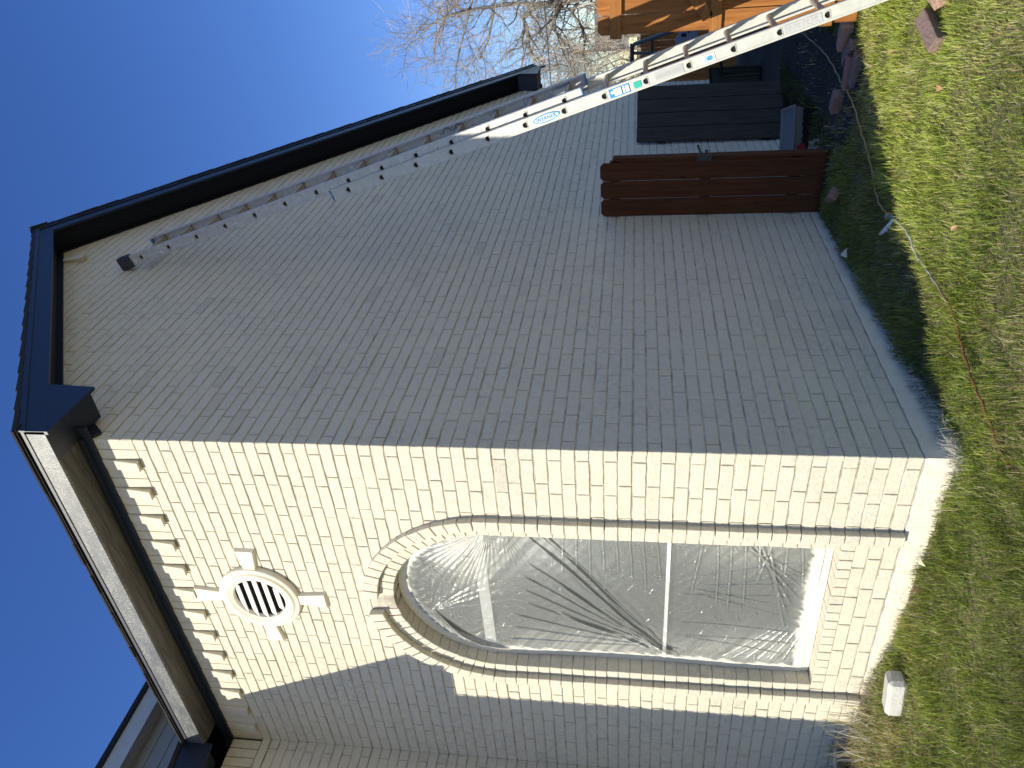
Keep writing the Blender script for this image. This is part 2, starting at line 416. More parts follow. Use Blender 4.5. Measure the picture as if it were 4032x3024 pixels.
# one more on the gable at the ridge and on the wing wall
b2, l2 = newb()
for (o3, uu, nn) in (((2.52, 0, 6.40), ux, nG),):
    o3 = Vector(o3)
    A = [b2.verts.new(o3 + uu*a + Vector((0,0,b)) + nn*c_) for a, b, c_ in ((0, .27, .004), (.072, .27, .004), (.072, 0, .05), (0, 0, .05))]
    Bv = [b2.verts.new(o3 + uu*a + Vector((0,0,b)) - nn*.02) for a, b in ((0, .27), (.072, .27), (.072, .01), (0, .01))]
    for f in [b2.faces.new(A), b2.faces.new(Bv[::-1])] + [b2.faces.new((A[(k+1)%4], A[k], Bv[k], Bv[(k+1)%4])) for k in range(4)]: f[l2] = 1
bmesh.ops.recalc_face_normals(b2, faces=b2.faces[:]); bmobj('dentil', b2, BRICK, house)
# wing wall and wing end wall
WY, WW = 3.12, 1.76
bm, lay = newb()
def wing_sp(z0, z1): return [(0, WW)]
courses(bm, lay, Vector((0, WY, 0)), -ux, nG, 0, WW, 0, 4.45, wing_sp, flip=1)
for i in range(6):
    x0 = -.02 - .0767*i
    F = [Vector((a, WY + jit(.001), b)) for a, b in ((x0-.073, ZB), (x0-.003, ZB), (x0-.003, 4.72), (x0-.073, 4.72))]
    hexa(bm, F, [p+Vector((0,.03,0)) for p in F], .002, rtone(), lay)
box(bm, -WW+.01, .0, WY+.007, WY+.4, -.3, 4.35, 1)
box(bm, -WW+.01, -.0, WY+.407, 9, -.3, 4.35, 0)
bmobj('wing_wall', bm, [BRICK, MORT], house, label='painted brick side wall of the projecting wing')
b2, l2 = newb()
A = [b2.verts.new((a, WY-c_, b)) for a, b, c_ in ((-.40, 4.735, .004), (-.33, 4.735, .004), (-.33, 4.47, .055), (-.40, 4.47, .055))]
Bv = [b2.verts.new((a, WY+.02, b)) for a, b in ((-.40, 4.735), (-.33, 4.735), (-.33, 4.48), (-.40, 4.48))]
for f in [b2.faces.new(A), b2.faces.new(Bv[::-1])] + [b2.faces.new((A[(k+1)%4], A[k], Bv[k], Bv[(k+1)%4])) for k in range(4)]: f[l2] = 1
bmesh.ops.recalc_face_normals(b2, faces=b2.faces[:]); bmobj('dentil', b2, BRICK, house)
# concrete foundation band, rough edge
bm = bmesh.new()
def band(p0, p1, nrm, top, n=120):
    p0, p1, nrm = Vector(p0), Vector(p1), Vector(nrm); rows = []
    for i in range(n+1):
        p = p0.lerp(p1, i/n); wv = .004*math.sin(i*.9)+jit(.003)
        rows.append([bm.verts.new(p + nrm*(.0005) + Vector((0,0,top-.004+wv*.6))), bm.verts.new(p + nrm*(.003+wv*.4) + Vector((0,0,top-.012+wv*.5))), bm.verts.new(p + nrm*(.004+wv) + Vector((0,0,-.08))), bm.verts.new(p + nrm*.006 + Vector((0,0,-.4)))])
    for a, b in zip(rows, rows[1:]):
        for k in range(3): bm.faces.new((a[k], b[k], b[k+1], a[k+1]))
band((0,0,0), (WX,0,0), nG, 0.0, 260); band((0,WY,0), (0,0,0), nL, 0.0); band((-WW,WY,0), (0,WY,0), nG, 0)
for p, nn in (((0,0,0), None),):
    v = [bm.verts.new((-.012,-.012,-.4)), bm.verts.new((.0,-.012,-.4)), bm.verts.new((.0,-.008,-.006)), bm.verts.new((-.008,-.008,-.006))]; bm.faces.new(v)
    v = [bm.verts.new((-.012,-.012,-.4)), bm.verts.new((-.012,.0,-.4)), bm.verts.new((-.008,.0,-.006)), bm.verts.new((-.008,-.008,-.006))]; bm.faces.new(v)
bmobj('foundation', bm, CONC, house, smooth=False)

bm = bmesh.new()
def arcprism(bm, a0, b0, a1, b1, x0, x1, n=40, full=False):
    ts = [math.pi*i/n for i in range(n+1)]
    for i in range(n):
        P = [ell(a0, b0, ts[i]), ell(a1, b1, ts[i]), ell(a1, b1, ts[i+1]), ell(a0, b0, ts[i+1])]
        prism(bm, [(x0, p[0], p[1]) for p in P], (x1-x0, 0, 0))
arcprism(bm, AW+.006, BW+.006, AI+.06, BI+.06, .009, .122)
for sg in (-1, 1):
    y0, y1 = sorted((YC+sg*(AW+.006), YC+sg*(AI+.06))); box(bm, .009, .122, y0, y1, SILL-.08, SPR)
bmobj('reveal_mortar', bm, MORT, house)
# window
win = bmobj('window', (lambda b: (box(b, .16, .18, YC-AW-.02, YC+AW+.02, SILL-.02, SPR+BW+.03), b)[1])(bmesh.new()), BLACK, house, label='arched window masked with clear plastic film')
bm = bmesh.new()
def arcprism(bm, a0, b0, a1, b1, x0, x1, n=40, full=False):
    ts = [math.pi*i/n for i in range(n+1)]
    for i in range(n):
        P = [ell(a0, b0, ts[i]), ell(a1, b1, ts[i]), ell(a1, b1, ts[i+1]), ell(a0, b0, ts[i+1])]
        prism(bm, [(x0, p[0], p[1]) for p in P], (x1-x0, 0, 0))
arcprism(bm, AW-.055, BW-.055, AW, BW, .115, .158)
for sg in (-1, 1):
    y0, y1 = sorted((YC+sg*AW, YC+sg*(AW-.055))); box(bm, .115, .158, y0, y1, SILL, SPR)
box(bm, .115, .158, YC-AW+.055, YC+AW-.055, SILL, SILL+.075)
bmobj('window_frame', bm, WHITEP, win)
bm = bmesh.new(); box(bm, .118, .150, YC-AW+.055, YC+AW-.055, 2.425, 2.50); bmobj('transom', bm, simple('dim_vinyl', (.50, .50, .49), .5), win)
bm = bmesh.new(); box(bm, .104, .130, YC-AW+.056, YC+AW-.056, 1.252, 1.274); bmobj('meeting_rail', bm, WHITEP, win)
bm = bmesh.new()
poly = [(.152, YC-AW+.02, SILL+.03)] + [(.152, *ell(AW-.02, BW-.02, math.pi-math.pi*i/30)) for i in range(31)] + [(.152, YC+AW-.02, SILL+.03)]
prism(bm, poly, (.004, 0, 0)); bmobj('pane', bm, GLASS, win)
bm = bmesh.new()
prism(bm, [(.106, YC-AW+.012, SILL+.002), (.106, YC+AW-.012, SILL+.002), (.100, YC+AW-.012, SILL+.048), (.100, YC-AW+.012, SILL+.044)], (.008, 0, 0))
bmobj('sill_board', bm, STONE, win)
# film with wrinkles
NY, NZ = 360, 760
A_, B_ = AW-.004, BW-.004
uu = np.linspace(-1, 1, NY); vv = np.linspace(0, 1, NZ)
ZTOP = SPR + B_ - .004
Zs = SILL + .05 + vv*(ZTOP - SILL - .05)
hw = np.where(Zs <= SPR, A_, A_*np.sqrt(np.clip(1-((Zs-SPR)/B_)**2, 0, 1)))
Y = YC + uu[None, :]*hw[:, None]; Z = np.repeat(Zs[:, None], NY, 1)
edge = np.minimum(hw[:, None] - np.abs(Y-YC), np.minimum(Z-SILL-.05, np.where(Z > SPR, (1-np.sqrt(((Y-YC)/A_)**2+((Z-SPR)/B_)**2))*.66, 9)))
X = np.full_like(Y, .106)
X -= .016*S(1-edge/.05)*0 - .010*np.sin(Y*5+1)*np.sin(Z*3)
def fan(py, pz, ang, spread, n, L, amp, sharp=1.0):
    global X
    dy, dz = Y-py, Z-pz; r = np.hypot(dy, dz); th = np.arctan2(dz, dy)
    d = (th-ang+np.pi) % (2*np.pi) - np.pi
    env = np.exp(-(d/spread)**2)*S(r/.05)*np.exp(-(r/L)**2)
    ph = d*n + 2.0*np.sin(d*7) + .6*np.sin(r*9)
    wv = np.abs(np.sin(ph))**sharp
    X = X - amp*env*wv*np.minimum(1, r/.12)
def crease(y0, z0, y1, z1, wd, amp, L=1):
    global X
    ay, az_ = y1-y0, z1-z0; ll = math.hypot(ay, az_); ay /= ll; az_ /= ll
    s = (Y-y0)*ay + (Z-z0)*az_; t = -(Y-y0)*az_ + (Z-z0)*ay
    t = t + .004*np.sin(s*7+y0*9)
    env = S(s/.05)*S((ll-s)/.1)
    X = X - amp*env*(np.exp(-(t/wd)**2) - .45*np.exp(-((t-wd*1.6)/(wd*1.3))**2))
fan(.69, 2.40, .80, .50, 30, .42, .016, .8); fan(.68, 2.36, .35, .35, 40, .55, .010, .8); fan(.70, 2.30, -.25, .4, 26, .25, .010, .8)
fan(.95, 2.95, -.9, .7, 14, .4, .008); fan(1.55, 2.86, -2.2, .7, 14, .5, .008)
fan(1.88, 1.18, 2.35, .28, 30, 1.1, .010, .8)
for k in range(9):
    crease(1.88-.012*k, 1.22-.01*k, .74+.13*k, 2.02+.05*k+jit(.1), .005+.004*random.random(), .009)
crease(1.86, 1.18, .70, 2.10, .006, .008); crease(1.88, 1.15, .72, 2.05, .005, .007); crease(1.87, 1.20, .74, 2.16, .006, .010); crease(1.86, 1.22, 1.2, 1.95, .008, .010); crease(1.80, 1.35, 1.45, 2.0, .010, .012)
for k in range(14):
    crease(1.9, 2.3+.02*k, 1.75-.02*k, 2.85, .008, .006)
for k in range(6):
    crease(.70, .95-.05*k, 1.05+.1*k, .40+.02*k, .008, .007); crease(1.85, .5+.08*k, 1.5, .38+.03*k, .007, .006)
for k in range(10):
    y0_ = .78+.11*k; crease(y0_, .45+jit(.05), y0_+jit(.25), 1.15+jit(.1), .004, .006)
for k in range(8):
    z0_ = .5+.08*k; crease(.72, z0_, 1.25+jit(.2), z0_+jit(.12), .004, .007); crease(.70, 1.35+.08*k, 1.15+jit(.2), 1.30+.09*k, .004, .006)
for k in range(560):     # small crumples
    yy, zz = random.uniform(.75, 1.85), random.uniform(.45, 2.9); a = random.uniform(-.7, .7)+ (1.57 if random.random() < .3 else 0); L_ = random.uniform(.02, .09)
    crease(yy, zz, yy+L_*math.cos(a), zz+L_*math.sin(a), .0042, random.uniform(.005, .015))
X += .0016*np.sin(Y*60+3*np.sin(Z*14))*np.sin(Z*33+2*np.sin(Y*20))
X = np.clip(X, .070, .1135)
nz_ = np.interp(Z+Y*1.7, np.linspace(0, 8, 200), rng.random(200)); nz2 = np.interp(Z*3-Y*2.2, np.linspace(-8, 14, 300), rng.random(300))
paint = 1 - S((edge - .022)/(.03 + .05*nz_ + .03*nz2))
paint = np.maximum(paint, .85*(1-S((Z-SILL-.05)/(.03+.09*nz2))))
paint = np.maximum(paint, .26*S((.16-edge)/.16)*(.3+nz_))
haze = .50*np.exp(-(((Y-.95)/.30)**2+((Z-2.55)/.22)**2)) + .30*np.exp(-(((Y-.85)/.25)**2+((Z-2.05)/.3)**2)) + .30*np.exp(-(((Y-1.8)/.16)**2+((Z-1.7)/.7)**2)) + .28*np.exp(-(((Y-1.75)/.2)**2+((Z-.6)/.35)**2)) + .22*np.exp(-(((Y-.8)/.18)**2+((Z-.75)/.4)**2))
paint = np.clip(np.maximum(paint, haze*(.35+.65*nz2)), 0, 1)
me = bpy.data.meshes.new('plastic_sheet')
verts = np.stack([X, Y, Z], -1).reshape(-1, 3)
idx = np.arange(NY*NZ).reshape(NZ, NY)
fc = np.stack([idx[:-1, :-1], idx[1:, :-1], idx[1:, 1:], idx[:-1, 1:]], -1).reshape(-1, 4)
def fast_mesh(me, verts, quads, tris=None):
    me.vertices.add(len(verts)); me.vertices.foreach_set('co', np.ascontiguousarray(verts, np.float32).ravel())
    li = quads.ravel(); ls = np.arange(len(quads))*4
    if tris is not None:
        ls = np.concatenate([ls, len(li)+np.arange(len(tris))*3]); li = np.concatenate([li, tris.ravel()])
    me.loops.add(len(li)); me.loops.foreach_set('vertex_index', li.astype(np.int32))
    me.polygons.add(len(ls)); me.polygons.foreach_set('loop_start', ls.astype(np.int32))
    me.update(calc_edges=True); me.validate()
fast_mesh(me, verts, fc)
at = me.attributes.new('paint', 'FLOAT', 'POINT'); at.data.foreach_set('value', paint.astype(np.float32).ravel())
me.materials.append(FILM)
for p in me.polygons: p.use_smooth = True
o = bpy.data.objects.new('plastic_sheet', me); COL.objects.link(o); o.parent = win; o['label'] = 'wrinkled clear masking film over the arched window'

# round louvred vent with four keystones
vent = bmobj('wall_vent', (lambda b: (prism(b, [(-.010, VY+.19*math.cos(t), VZ+.19*math.sin(t)) for t in [2*math.pi*i/48 for i in range(48)]], (.02,0,0)), b)[1])(bmesh.new()), BLACK, house, label='round louvred attic vent with moulded cream surround')
bm = bmesh.new()
prof = [(.288, 0), (.288, -.024), (.280, -.034), (.266, -.038), (.258, -.034), (.252, -.046), (.234, -.053), (.214, -.048), (.202, -.036), (.194, -.038), (.184, -.034), (.180, -.006)]
rings = []
for k in range(72):
    t = 2*math.pi*k/72
    rings.append([bm.verts.new((p[1], VY+p[0]*math.cos(t), VZ+p[0]*math.sin(t))) for p in prof])
for k in range(72):
    a, b = rings[k], rings[(k+1) % 72]
    for i in range(len(prof)-1): bm.faces.new((a[i], a[i+1], b[i+1], b[i]))
bmesh.ops.recalc_face_normals(bm, faces=bm.faces[:])
bmobj('vent_frame', bm, STONE, vent, smooth=True)
for k in range(5):
    zc = VZ - .150 + .068*k; h = math.sqrt(max(0, .18**2-(zc-VZ)**2)) - .002
    if h < .03: continue
    bm = bmesh.new(); prism(bm, [(-.040, VY-h, zc-.010), (-.014, VY-h, zc+.040), (-.010, VY-h, zc+.038), (-.036, VY-h, zc-.013)], (0, 2*h, 0))
    bmobj('louvre', bm, WHITEP, vent)
for k in range(4):
    a = k*math.pi/2; c_, s_ = math.cos(a), math.sin(a)
    r0, r1 = .27, (.49 if k in (1, 3) else .465)
    P = [(r0, -.050), (r1, -.078), (r1, .078), (r0, .050)]
    bm = bmesh.new()
    hi = [(r0, -.040), (r1-.020, -.062), (r1-.020, .062), (r0, .040)]
    A = [bm.verts.new((-.026, VY + p[0]*c_ - p[1]*s_, VZ + p[0]*s_ + p[1]*c_)) for p in hi]; B = [bm.verts.new((.01, VY + p[0]*c_ - p[1]*s_, VZ + p[0]*s_ + p[1]*c_)) for p in P]
    bm.faces.new(A)
    for q_ in range(4): bm.faces.new((A[(q_+1)%4], A[q_], B[q_], B[(q_+1)%4]))
    bmesh.ops.recalc_face_normals(bm, faces=bm.faces[:]); bevel(bmobj('keystone', bm, STONE, house), .003)

# ------------------------------------------------------------------ eaves, rakes, roof
EX, EY = -.233, -.234
WFY0 = 2.857
def part(name, mat, fn, **k):
    bm = bmesh.new(); fn(bm); return bmobj(name, bm, mat, house, **k)
part('fascia', NAVYD, lambda b: box(b, EX, EX+.02, EY+.004, WFY0, 4.798, 4.945), label='sunlit eave fascia dusted with overspray')
part('drip_edge', NAVY, lambda b: (box(b, EX-.006, EX-.001, EY+.003, WFY0, 4.922, 4.950)))
part('soffit', SOFF, lambda b: box(b, EX+.02, -.002, EY+.012, 2.89, 4.802, 4.815))
part('frieze_board', NAVY, lambda b: (box(b, -.022, -.002, -.10, WY-.004, 4.730, 4.800), box(b, -.040, -.023, -.02, WY-.03, 4.765, 4.7985)))
# rake fascia boards (front face on y = EY)
def rakeboard(b, xa, xb, lo, hi, y0, y1):
    prism(b, [(xa, y0, rake(xa)+lo), (xb, y0, rake(xb)+lo), (xb, y0, rake(xb)+hi), (xa, y0, rake(xa)+hi)], (0, y1-y0, 0))
FX = 8.45
def rfascia(b):
    rakeboard(b, EX, RX, 0, .185, EY, EY+.022); rakeboard(b, RX+.002, FX, 0, .185, EY, EY+.022)
    prism(b, [(EX+.001, EY+.001, 4.775), (.222, EY+.001, 4.765), (.246, EY+.001, 5.10), (EX+.001, EY+.001, 4.78)], (0, .020, 0))
    prism(b, [(7.95, EY+.001, 2.838), (8.422, EY+.001, 2.832), (FX, EY+.001, 2.96), (8.0, EY+.001, 3.09)], (0, .020, 0))
part('rake_fascia', NAVY, rfascia)
def rdrip(b):
    rakeboard(b, EX-.01, RX, .135, .190, EY-.010, EY-.001); rakeboard(b, RX+.002, FX, .135, .190, EY-.010, EY-.001)
part('rake_trim', NAVY, rdrip)
def rsoff(b):
    rakeboard(b, .24, RX, .045, .06, EY+.023, -.022); rakeboard(b, RX+.001, 7.97, .045, .06, EY+.023, -.022)
part('rake_soffit', NAVYS, rsoff)
def rfrz(b):
    rakeboard(b, .2, RX, -.002, .10, -.021, -.003); rakeboard(b, RX+.001, 8.0, -.002, .10, -.021, -.003)
part('rake_frieze', NAVYS, rfrz)
part('eave_return', NAVY, lambda b: prism(b, [(EX+.002, EY+.024, 4.797), (.20, EY+.024, 4.79), (.222, EY+.024, 5.05), (EX+.002, EY+.024, 4.80)], (0, .19, 0)))
part('eave_return', NAVY, lambda b: prism(b, [(7.97, EY+.024, 2.85), (8.42, EY+.024, 2.845), (8.42, EY+.024, 2.95), (7.99, EY+.024, 3.12)], (0, .24, 0)))
part('frieze_end', NAVY, lambda b: prism(b, [(-.004, -.021, 4.735), (.055, -.021, 4.70), (.13, -.021, 4.79), (-.004, -.021, 4.79)], (0, .018, 0)))
part('far_eave', NAVY, lambda b: (box(b, 8.42, 8.44, .02, 8, 2.83, 2.96), box(b, WX, 8.42, .02, 8, 2.85, 2.86)))
# shingle roof with ragged butt edges
bm = bmesh.new()
def slab(x0, z0, x1, z1, y0, y1, thick=.045):
    prism(bm, [(x0, y0, z0), (x1, y0, z1), (x1, y0, z1+thick), (x0, y0, z0+thick)], (0, y1-y0, 0))
def roofz(x): return rake(x) + .186
n1 = 15
for i in range(n1):
    xa, xb = EX-.018 + (RX-EX+.018)*i/n1, EX-.018 + (RX-EX+.018)*(i+1)/n1
    slab(xa, roofz(xa)+.002, xb+.02, roofz(xb+.0)+.001, EY-.016+jit(.003), 2.85, .030)
n2 = 34
for i in range(n2):
    xa, xb = RX + (FX+.03-RX)*i/n2, RX + (FX+.03-RX)*(i+1)/n2
    slab(xa-.02, roofz(max(xa, RX))+.001, xb, roofz(xb)+.003, EY-.018+jit(.003), 9, .036)
slab(EX, roofz(EX)+.0, RX+.0, roofz(RX), 2.852, 9, .022)
for i in range(13):
    y0 = EY-.03+.25*i*.97; prism(bm, [(RX-.12, y0, roofz(RX-.12)+.03), (RX, y0, roofz(RX)+.045), (RX+.12, y0, roofz(RX+.12)+.03), (RX, y0, roofz(RX)+.015)], (0, .25, 0))
# shingle tabs hanging past the left eave
y = EY-.02
while y < 2.86:
    l_ = random.uniform(.10, .22); d_ = random.uniform(0, .008)
    box(bm, EX-.022-d_, EX+.05, y+.003, min(y+l_, 2.87), 4.962-jit(.002), 4.976+jit(.003)); y += l_
bmobj('roof', bm, SHING, house, label='dark asphalt shingle roof')
# wing roof continuing the slope down to the left, its rake board and box
WEX = -2.08; WFY = 2.86
WT = [(-2.08, 4.50), (-1.55, 4.66), (-.72, 4.93), (-.226, 4.975)]
bm = bmesh.new()
for (xa, za), (xb, zb_) in zip(WT, WT[1:]): prism(bm, [(xa-(.03 if xa < -1 else 0), WFY-.015, za), (xb, WFY-.015, zb_), (xb, WFY-.015, zb_+.035), (xa-(.03 if xa < -1 else 0), WFY-.015, za+.035)], (0, 6, 0))
bmobj('wing_roof', bm, SHING, house)
def wf(b):
    prism(b, [(WEX, WFY, 4.22), (-1.70, WFY, 4.22), (-1.65, WFY, 4.42), (-.70, WFY, 4.69), (-.225, WFY, 4.735), (-.225, WFY, 4.973), (-.72, WFY, 4.928), (-1.55, WFY, 4.658), (WEX, WFY, 4.498)], (0, .02, 0))
part('wing_fascia', NAVY, wf)
part('wing_soffit', NAVY, lambda b: prism(b, [(WEX+.02, WFY+.022, 4.40), (-.70, WFY+.022, 4.71), (-.236, WFY+.022, 4.78), (-.236, WFY+.022, 4.80), (-.70, WFY+.022, 4.73), (WEX+.02, WFY+.022, 4.42)], (0, WY-WFY-.025, 0)))
part('wing_return', NAVY, lambda b: box(b, WEX+.002, -WW+.05, WFY+.022, WY+.1, 4.23, 4.40))
part('wing_eave', NAVY, lambda b: box(b, WEX-.02, WEX, WFY, 8, 4.22, 4.495))
# upper storey wall with lap siding and eave behind
uw = bmobj('upper_storey_wall', (lambda b: (box(b, -3.0, 2.6, 4.72, 9, 4.2, 6.75), b)[1])(bmesh.new()), SIDING, house, label='grey lap-sided upper wall behind the eave')
bm = bmesh.new()
zz = 4.4
while zz < 6.45:
    prism(bm, [(-3.0, 4.700, zz), (-3.0, 4.712, zz+.165), (-3.0, 4.719, zz+.165), (-3.0, 4.719, zz)], (5.6, 0, 0)); zz += .155
bmobj('siding', bm, SIDING, uw)
part('upper_eave_fascia', GREYF, lambda b: box(b, -3.2, 2.9, 4.50, 4.52, 6.52, 6.70), label='pale grey fascia of the upper eave')
part('upper_soffit', GREYF, lambda b: box(b, -3.2, 2.9, 4.521, 4.72, 6.54, 6.552))
part('upper_roof', SHING, lambda b: prism(b, [(-3.25, 4.46, 6.705), (-3.25, 8, 8.4), (-3.25, 8, 8.46), (-3.25, 4.46, 6.75)], (6.2, 0, 0)))

# ------------------------------------------------------------------ extension ladder
Lh = Vector((0, .0885, .2843)).normalized(); Wh = Vector((0, -Lh.z, Lh.y)); Xh = Vector((1, 0, 0))
P0 = Vector((2.311, -1.746, .282)); PIT = .298
lad = empty('extension_ladder', (2.6, -1.87, zgf(2.6, -1.87)), label='paint-spattered aluminium extension ladder leaning up against the gable wall', cat='ladder')
def LP(x, wv, s): return P0 + Xh*x + Wh*wv + Lh*s
def dshape(n=24, r=.0215):
    pts = []
    for i in range(n):
        t = 2*math.pi*i/n; a, b = r*math.cos(t), r*1.15*math.sin(t)
        pts.append((a, max(b, -.010)))     # (w, s): flat side towards the foot
    return pts
def rail(name, mat, x, inward, s0, s1, holes, dep, wo=0, through=True):
    """channel rail: web with a D hole for each rung, flanges pointing inward, raised ring round the holes"""
    bm = bmesh.new(); h = dep/2; th = .003*inward
    cuts = [s0] + [(a+b)/2 for a, b in zip(holes, holes[1:])] + [s1]
    for i, hs in enumerate(holes):
        a, b = cuts[i]-hs, cuts[i+1]-hs; D = dshape()
        outer = []
        for q_ in range(len(D)):
            an = 2*math.pi*q_/len(D); cx, sx = math.cos(an), math.sin(an); kk = 1/max(abs(cx), abs(sx))
            outer.append((cx*kk*h, sx*kk*(b if sx > 0 else -a)))
        for off in (0, th):
            vi = [bm.verts.new(LP(x+off, wo+p[0], hs+p[1])) for p in D]; vo = [bm.verts.new(LP(x+off, wo+p[0], hs+p[1])) for p in outer]
            m = len(D)
            for k in range(m): bm.faces.new((vi[k], vi[(k+1)%m], vo[(k+1)%m], vo[k]))
        # raised swaged ring
        m = len(D)
        for (ra, rb, oo) in ((1.0, 1.28, -.004),):
            v1 = [bm.verts.new(LP(x+oo*inward, wo+p[0]*ra, hs+p[1]*ra)) for p in D]; v2 = [bm.verts.new(LP(x+oo*inward, wo+p[0]*rb, hs+p[1]*rb)) for p in D]
            v3 = [bm.verts.new(LP(x, wo+p[0]*1.42, hs+p[1]*1.42)) for p in D]; v4 = [bm.verts.new(LP(x+.02*inward, wo+p[0]*.94, hs+p[1]*.94)) for p in D]
            for k in range(m):
                q_ = (k+1) % m
                bm.faces.new((v1[k], v1[q_], v2[q_], v2[k])); bm.faces.new((v2[k], v2[q_], v3[q_], v3[k])); bm.faces.new((v4[k], v4[q_], v1[q_], v1[k]))
    mid, hl = (s0+s1)/2, (s1-s0)/2
    for sg in (-1, 1):
        obox(bm, LP(x+.016*inward, wo+sg*(h+.001), mid), Xh, Wh, Lh, .016, .0017, hl)
        obox(bm, LP(x-.0015*inward, wo+sg*(h-.006), mid), Xh, Wh, Lh, .0016, .006, hl)
        obox(bm, LP(x+.031*inward, wo+sg*(h-.006), mid), Xh, Wh, Lh, .0016, .006, hl)
    bmesh.ops.recalc_face_normals(bm, faces=bm.faces[:])
    return bmobj(name, bm, mat, lad)
def rung(x0, x1, s, wo, mat=RUNG):
    bm = bmesh.new(); D = dshape(24, .0212)
    r_ = [[bm.verts.new(LP(xx, wo+p[0]*k, s+p[1]*k)) for p in D] for xx, k in ((x0+.004, .86), (x0+.004, 1), (x0+.03, 1), (x0+.034, .96), (x1-.034, .96), (x1-.03, 1), (x1-.004, 1), (x1-.004, .86))]
    r_.append([bm.verts.new(LP(x0+.03, wo+p[0]*.86, s+p[1]*.86)) for p in D])
    m = len(D)
    for a, b in list(zip(r_[:-1], r_[1:-1])) + [(r_[8], r_[0])]:
        for k in range(m): bm.faces.new((a[k], a[(k+1)%m], b[(k+1)%m], b[k]))
    bm.faces.new(r_[8]); bm.faces.new(r_[7])
    bmesh.ops.recalc_face_normals(bm, faces=bm.faces[:])
    o = bmobj('rung', bm, mat, lad)
    bm = bmesh.new(); prism(bm, [LP(x0+.012, wo+p[0]*.84, s+p[1]*.84) for p in D], (.004, 0, 0)); bmobj('hollow', bm, BLACK, o)
NBX, FBX = 0.0, .547
bh = [PIT*k for k in range(-1, 13)]; b0, b1 = -1.35*PIT, 12.5*PIT
rail('base_rail', ALU, NBX, 1, b0, b1, bh, .084); rail('base_rail', ALU, FBX, -1, b0, b1, bh, .084)
for s in bh: rung(NBX, FBX, s, 0)
fh = [1.768 + PIT*k for k in range(14)]; f0, f1 = 1.641, 1.768+13.5*PIT
NFX, FFX, FW = .038, .470, .057
rail('fly_rail', ALUF, NFX, 1, f0, f1, fh, .088, FW); rail('fly_rail', ALUF, FFX, -1, f0, f1, fh, .088, FW)
for s in fh: rung(NFX, FFX, s, FW)
for nm, mt, xx, ww, s_, hl, hw_ in (('rubber_cap', RUBBER, .052, FW, f1+.030, .065, .058), ('plastic_end', BLUEP, .458, FW, f1-.005, .008, .043), ('plastic_end', BLUEP, .052, FW, f0-.004, .006, .042), ('plastic_end', BLUEP, .458, FW, f0-.004, .006, .042), ('plastic_end', BLUEP, .012, 0, b1+.004, .006, .044), ('plastic_end', BLUEP, .535, 0, b1+.004, .006, .044)):
    bm = bmesh.new(); obox(bm, LP(xx, ww, s_), Xh, Wh, Lh, .020 if mt is BLUEP else .036, hw_, hl)
    o = bevel(bmobj(nm, bm, mt, lad), .003 if mt is BLUEP else .016, 2)
for xx in (NBX+.012, FBX-.012):      # feet
    bm = bmesh.new(); obox(bm, LP(xx, 0, b0-.03), Xh, Wh, Lh, .03, .05, .03); obox(bm, Vector((LP(xx, 0, b0-.05).x, LP(xx,0,b0-.05).y, LP(xx,0,b0-.05).z-.01)), Xh, Vector((0,1,0)), Vector((0,0,1)), .035, .06, .012)
    bmobj('foot', bm, RUBBER, lad)
# rung locks on the fly
for xx in (.075, .42):
    bm = bmesh.new(); obox(bm, LP(xx, FW-.02, fh[0]+.06), Xh, Wh, Lh, .008, .03, .06); bmobj('rung_lock', bm, ALU, lad)
    bm = bmesh.new(); tube(bm, [LP(.42, FW+.02, fh[3]+.02*i+.01*math.sin(i*2.1)) + Wh*.02*math.sin(i*1.3) for i in range(10)], .0035, 5)
bmobj('wire_clip', bm, RUBBER, lad)
# stickers on the near rail
TX = -Lh; TY = Wh
def stk(name, s_, wv, hl, hw_, mat, off=.0052, ell_=False, parent=lad):
    bm = bmesh.new(); c = LP(-off, wv, s_)
    if ell_: prism(bm, [c + TX*hl*math.cos(t) + TY*hw_*math.sin(t) for t in [2*math.pi*i/40 for i in range(40)]], (.0008, 0, 0))
    else: prism(bm, [c + TX*hl*a + TY*hw_*b for a, b in ((-1,-1),(1,-1),(1,1),(-1,1))], (.0008, 0, 0))
    return bmobj(name, bm, mat, parent)
s_ = 6.47*PIT
lg = stk('logo_sticker', s_, 0, .103, .028, ST_LB, ell_=True); stk('logo_oval', s_, 0, .092, .0205, ST_W, .0062, True, lg)
fc_ = bpy.data.curves.new('logo_text', 'FONT'); fc_.body = 'WERNER'; fc_.size = .036; fc_.extrude = .0004; fc_.offset = .0008; fc_.align_x = 'CENTER'; fc_.align_y = 'CENTER'; fc_.space_character = 1.05
to = bpy.data.objects.new('tmp', fc_); COL.objects.link(to); bpy.context.view_layer.update()
tm = bpy.data.meshes.new_from_object(to.evaluated_get(bpy.context.evaluated_depsgraph_get())); bpy.data.objects.remove(to)
def place_text(tm, s_, wv, off, mat, parent, name):
    M = Matrix.Identity(4); zc = TX.cross(TY); c = LP(-off, wv, s_)
    for i in range(3): M[i][0] = TX[i]; M[i][1] = TY[i]; M[i][2] = zc[i]; M[i][3] = c[i]
    tm.transform(M); tm.materials.clear(); tm.materials.append(mat)
    o = bpy.data.objects.new(name, tm); COL.objects.link(o); o.parent = parent
    o.matrix_parent_inverse = Matrix.Translation(-lad.location) if parent is lad else Matrix.Identity(4)
    return o
lt = place_text(tm, s_, -.001, .0072, flat('logo_blue', (.02, .20, .55)), lad, 'logo_text')
a = stk('warning_sticker', 4.65*PIT, 0, .072, .031, ST_B)
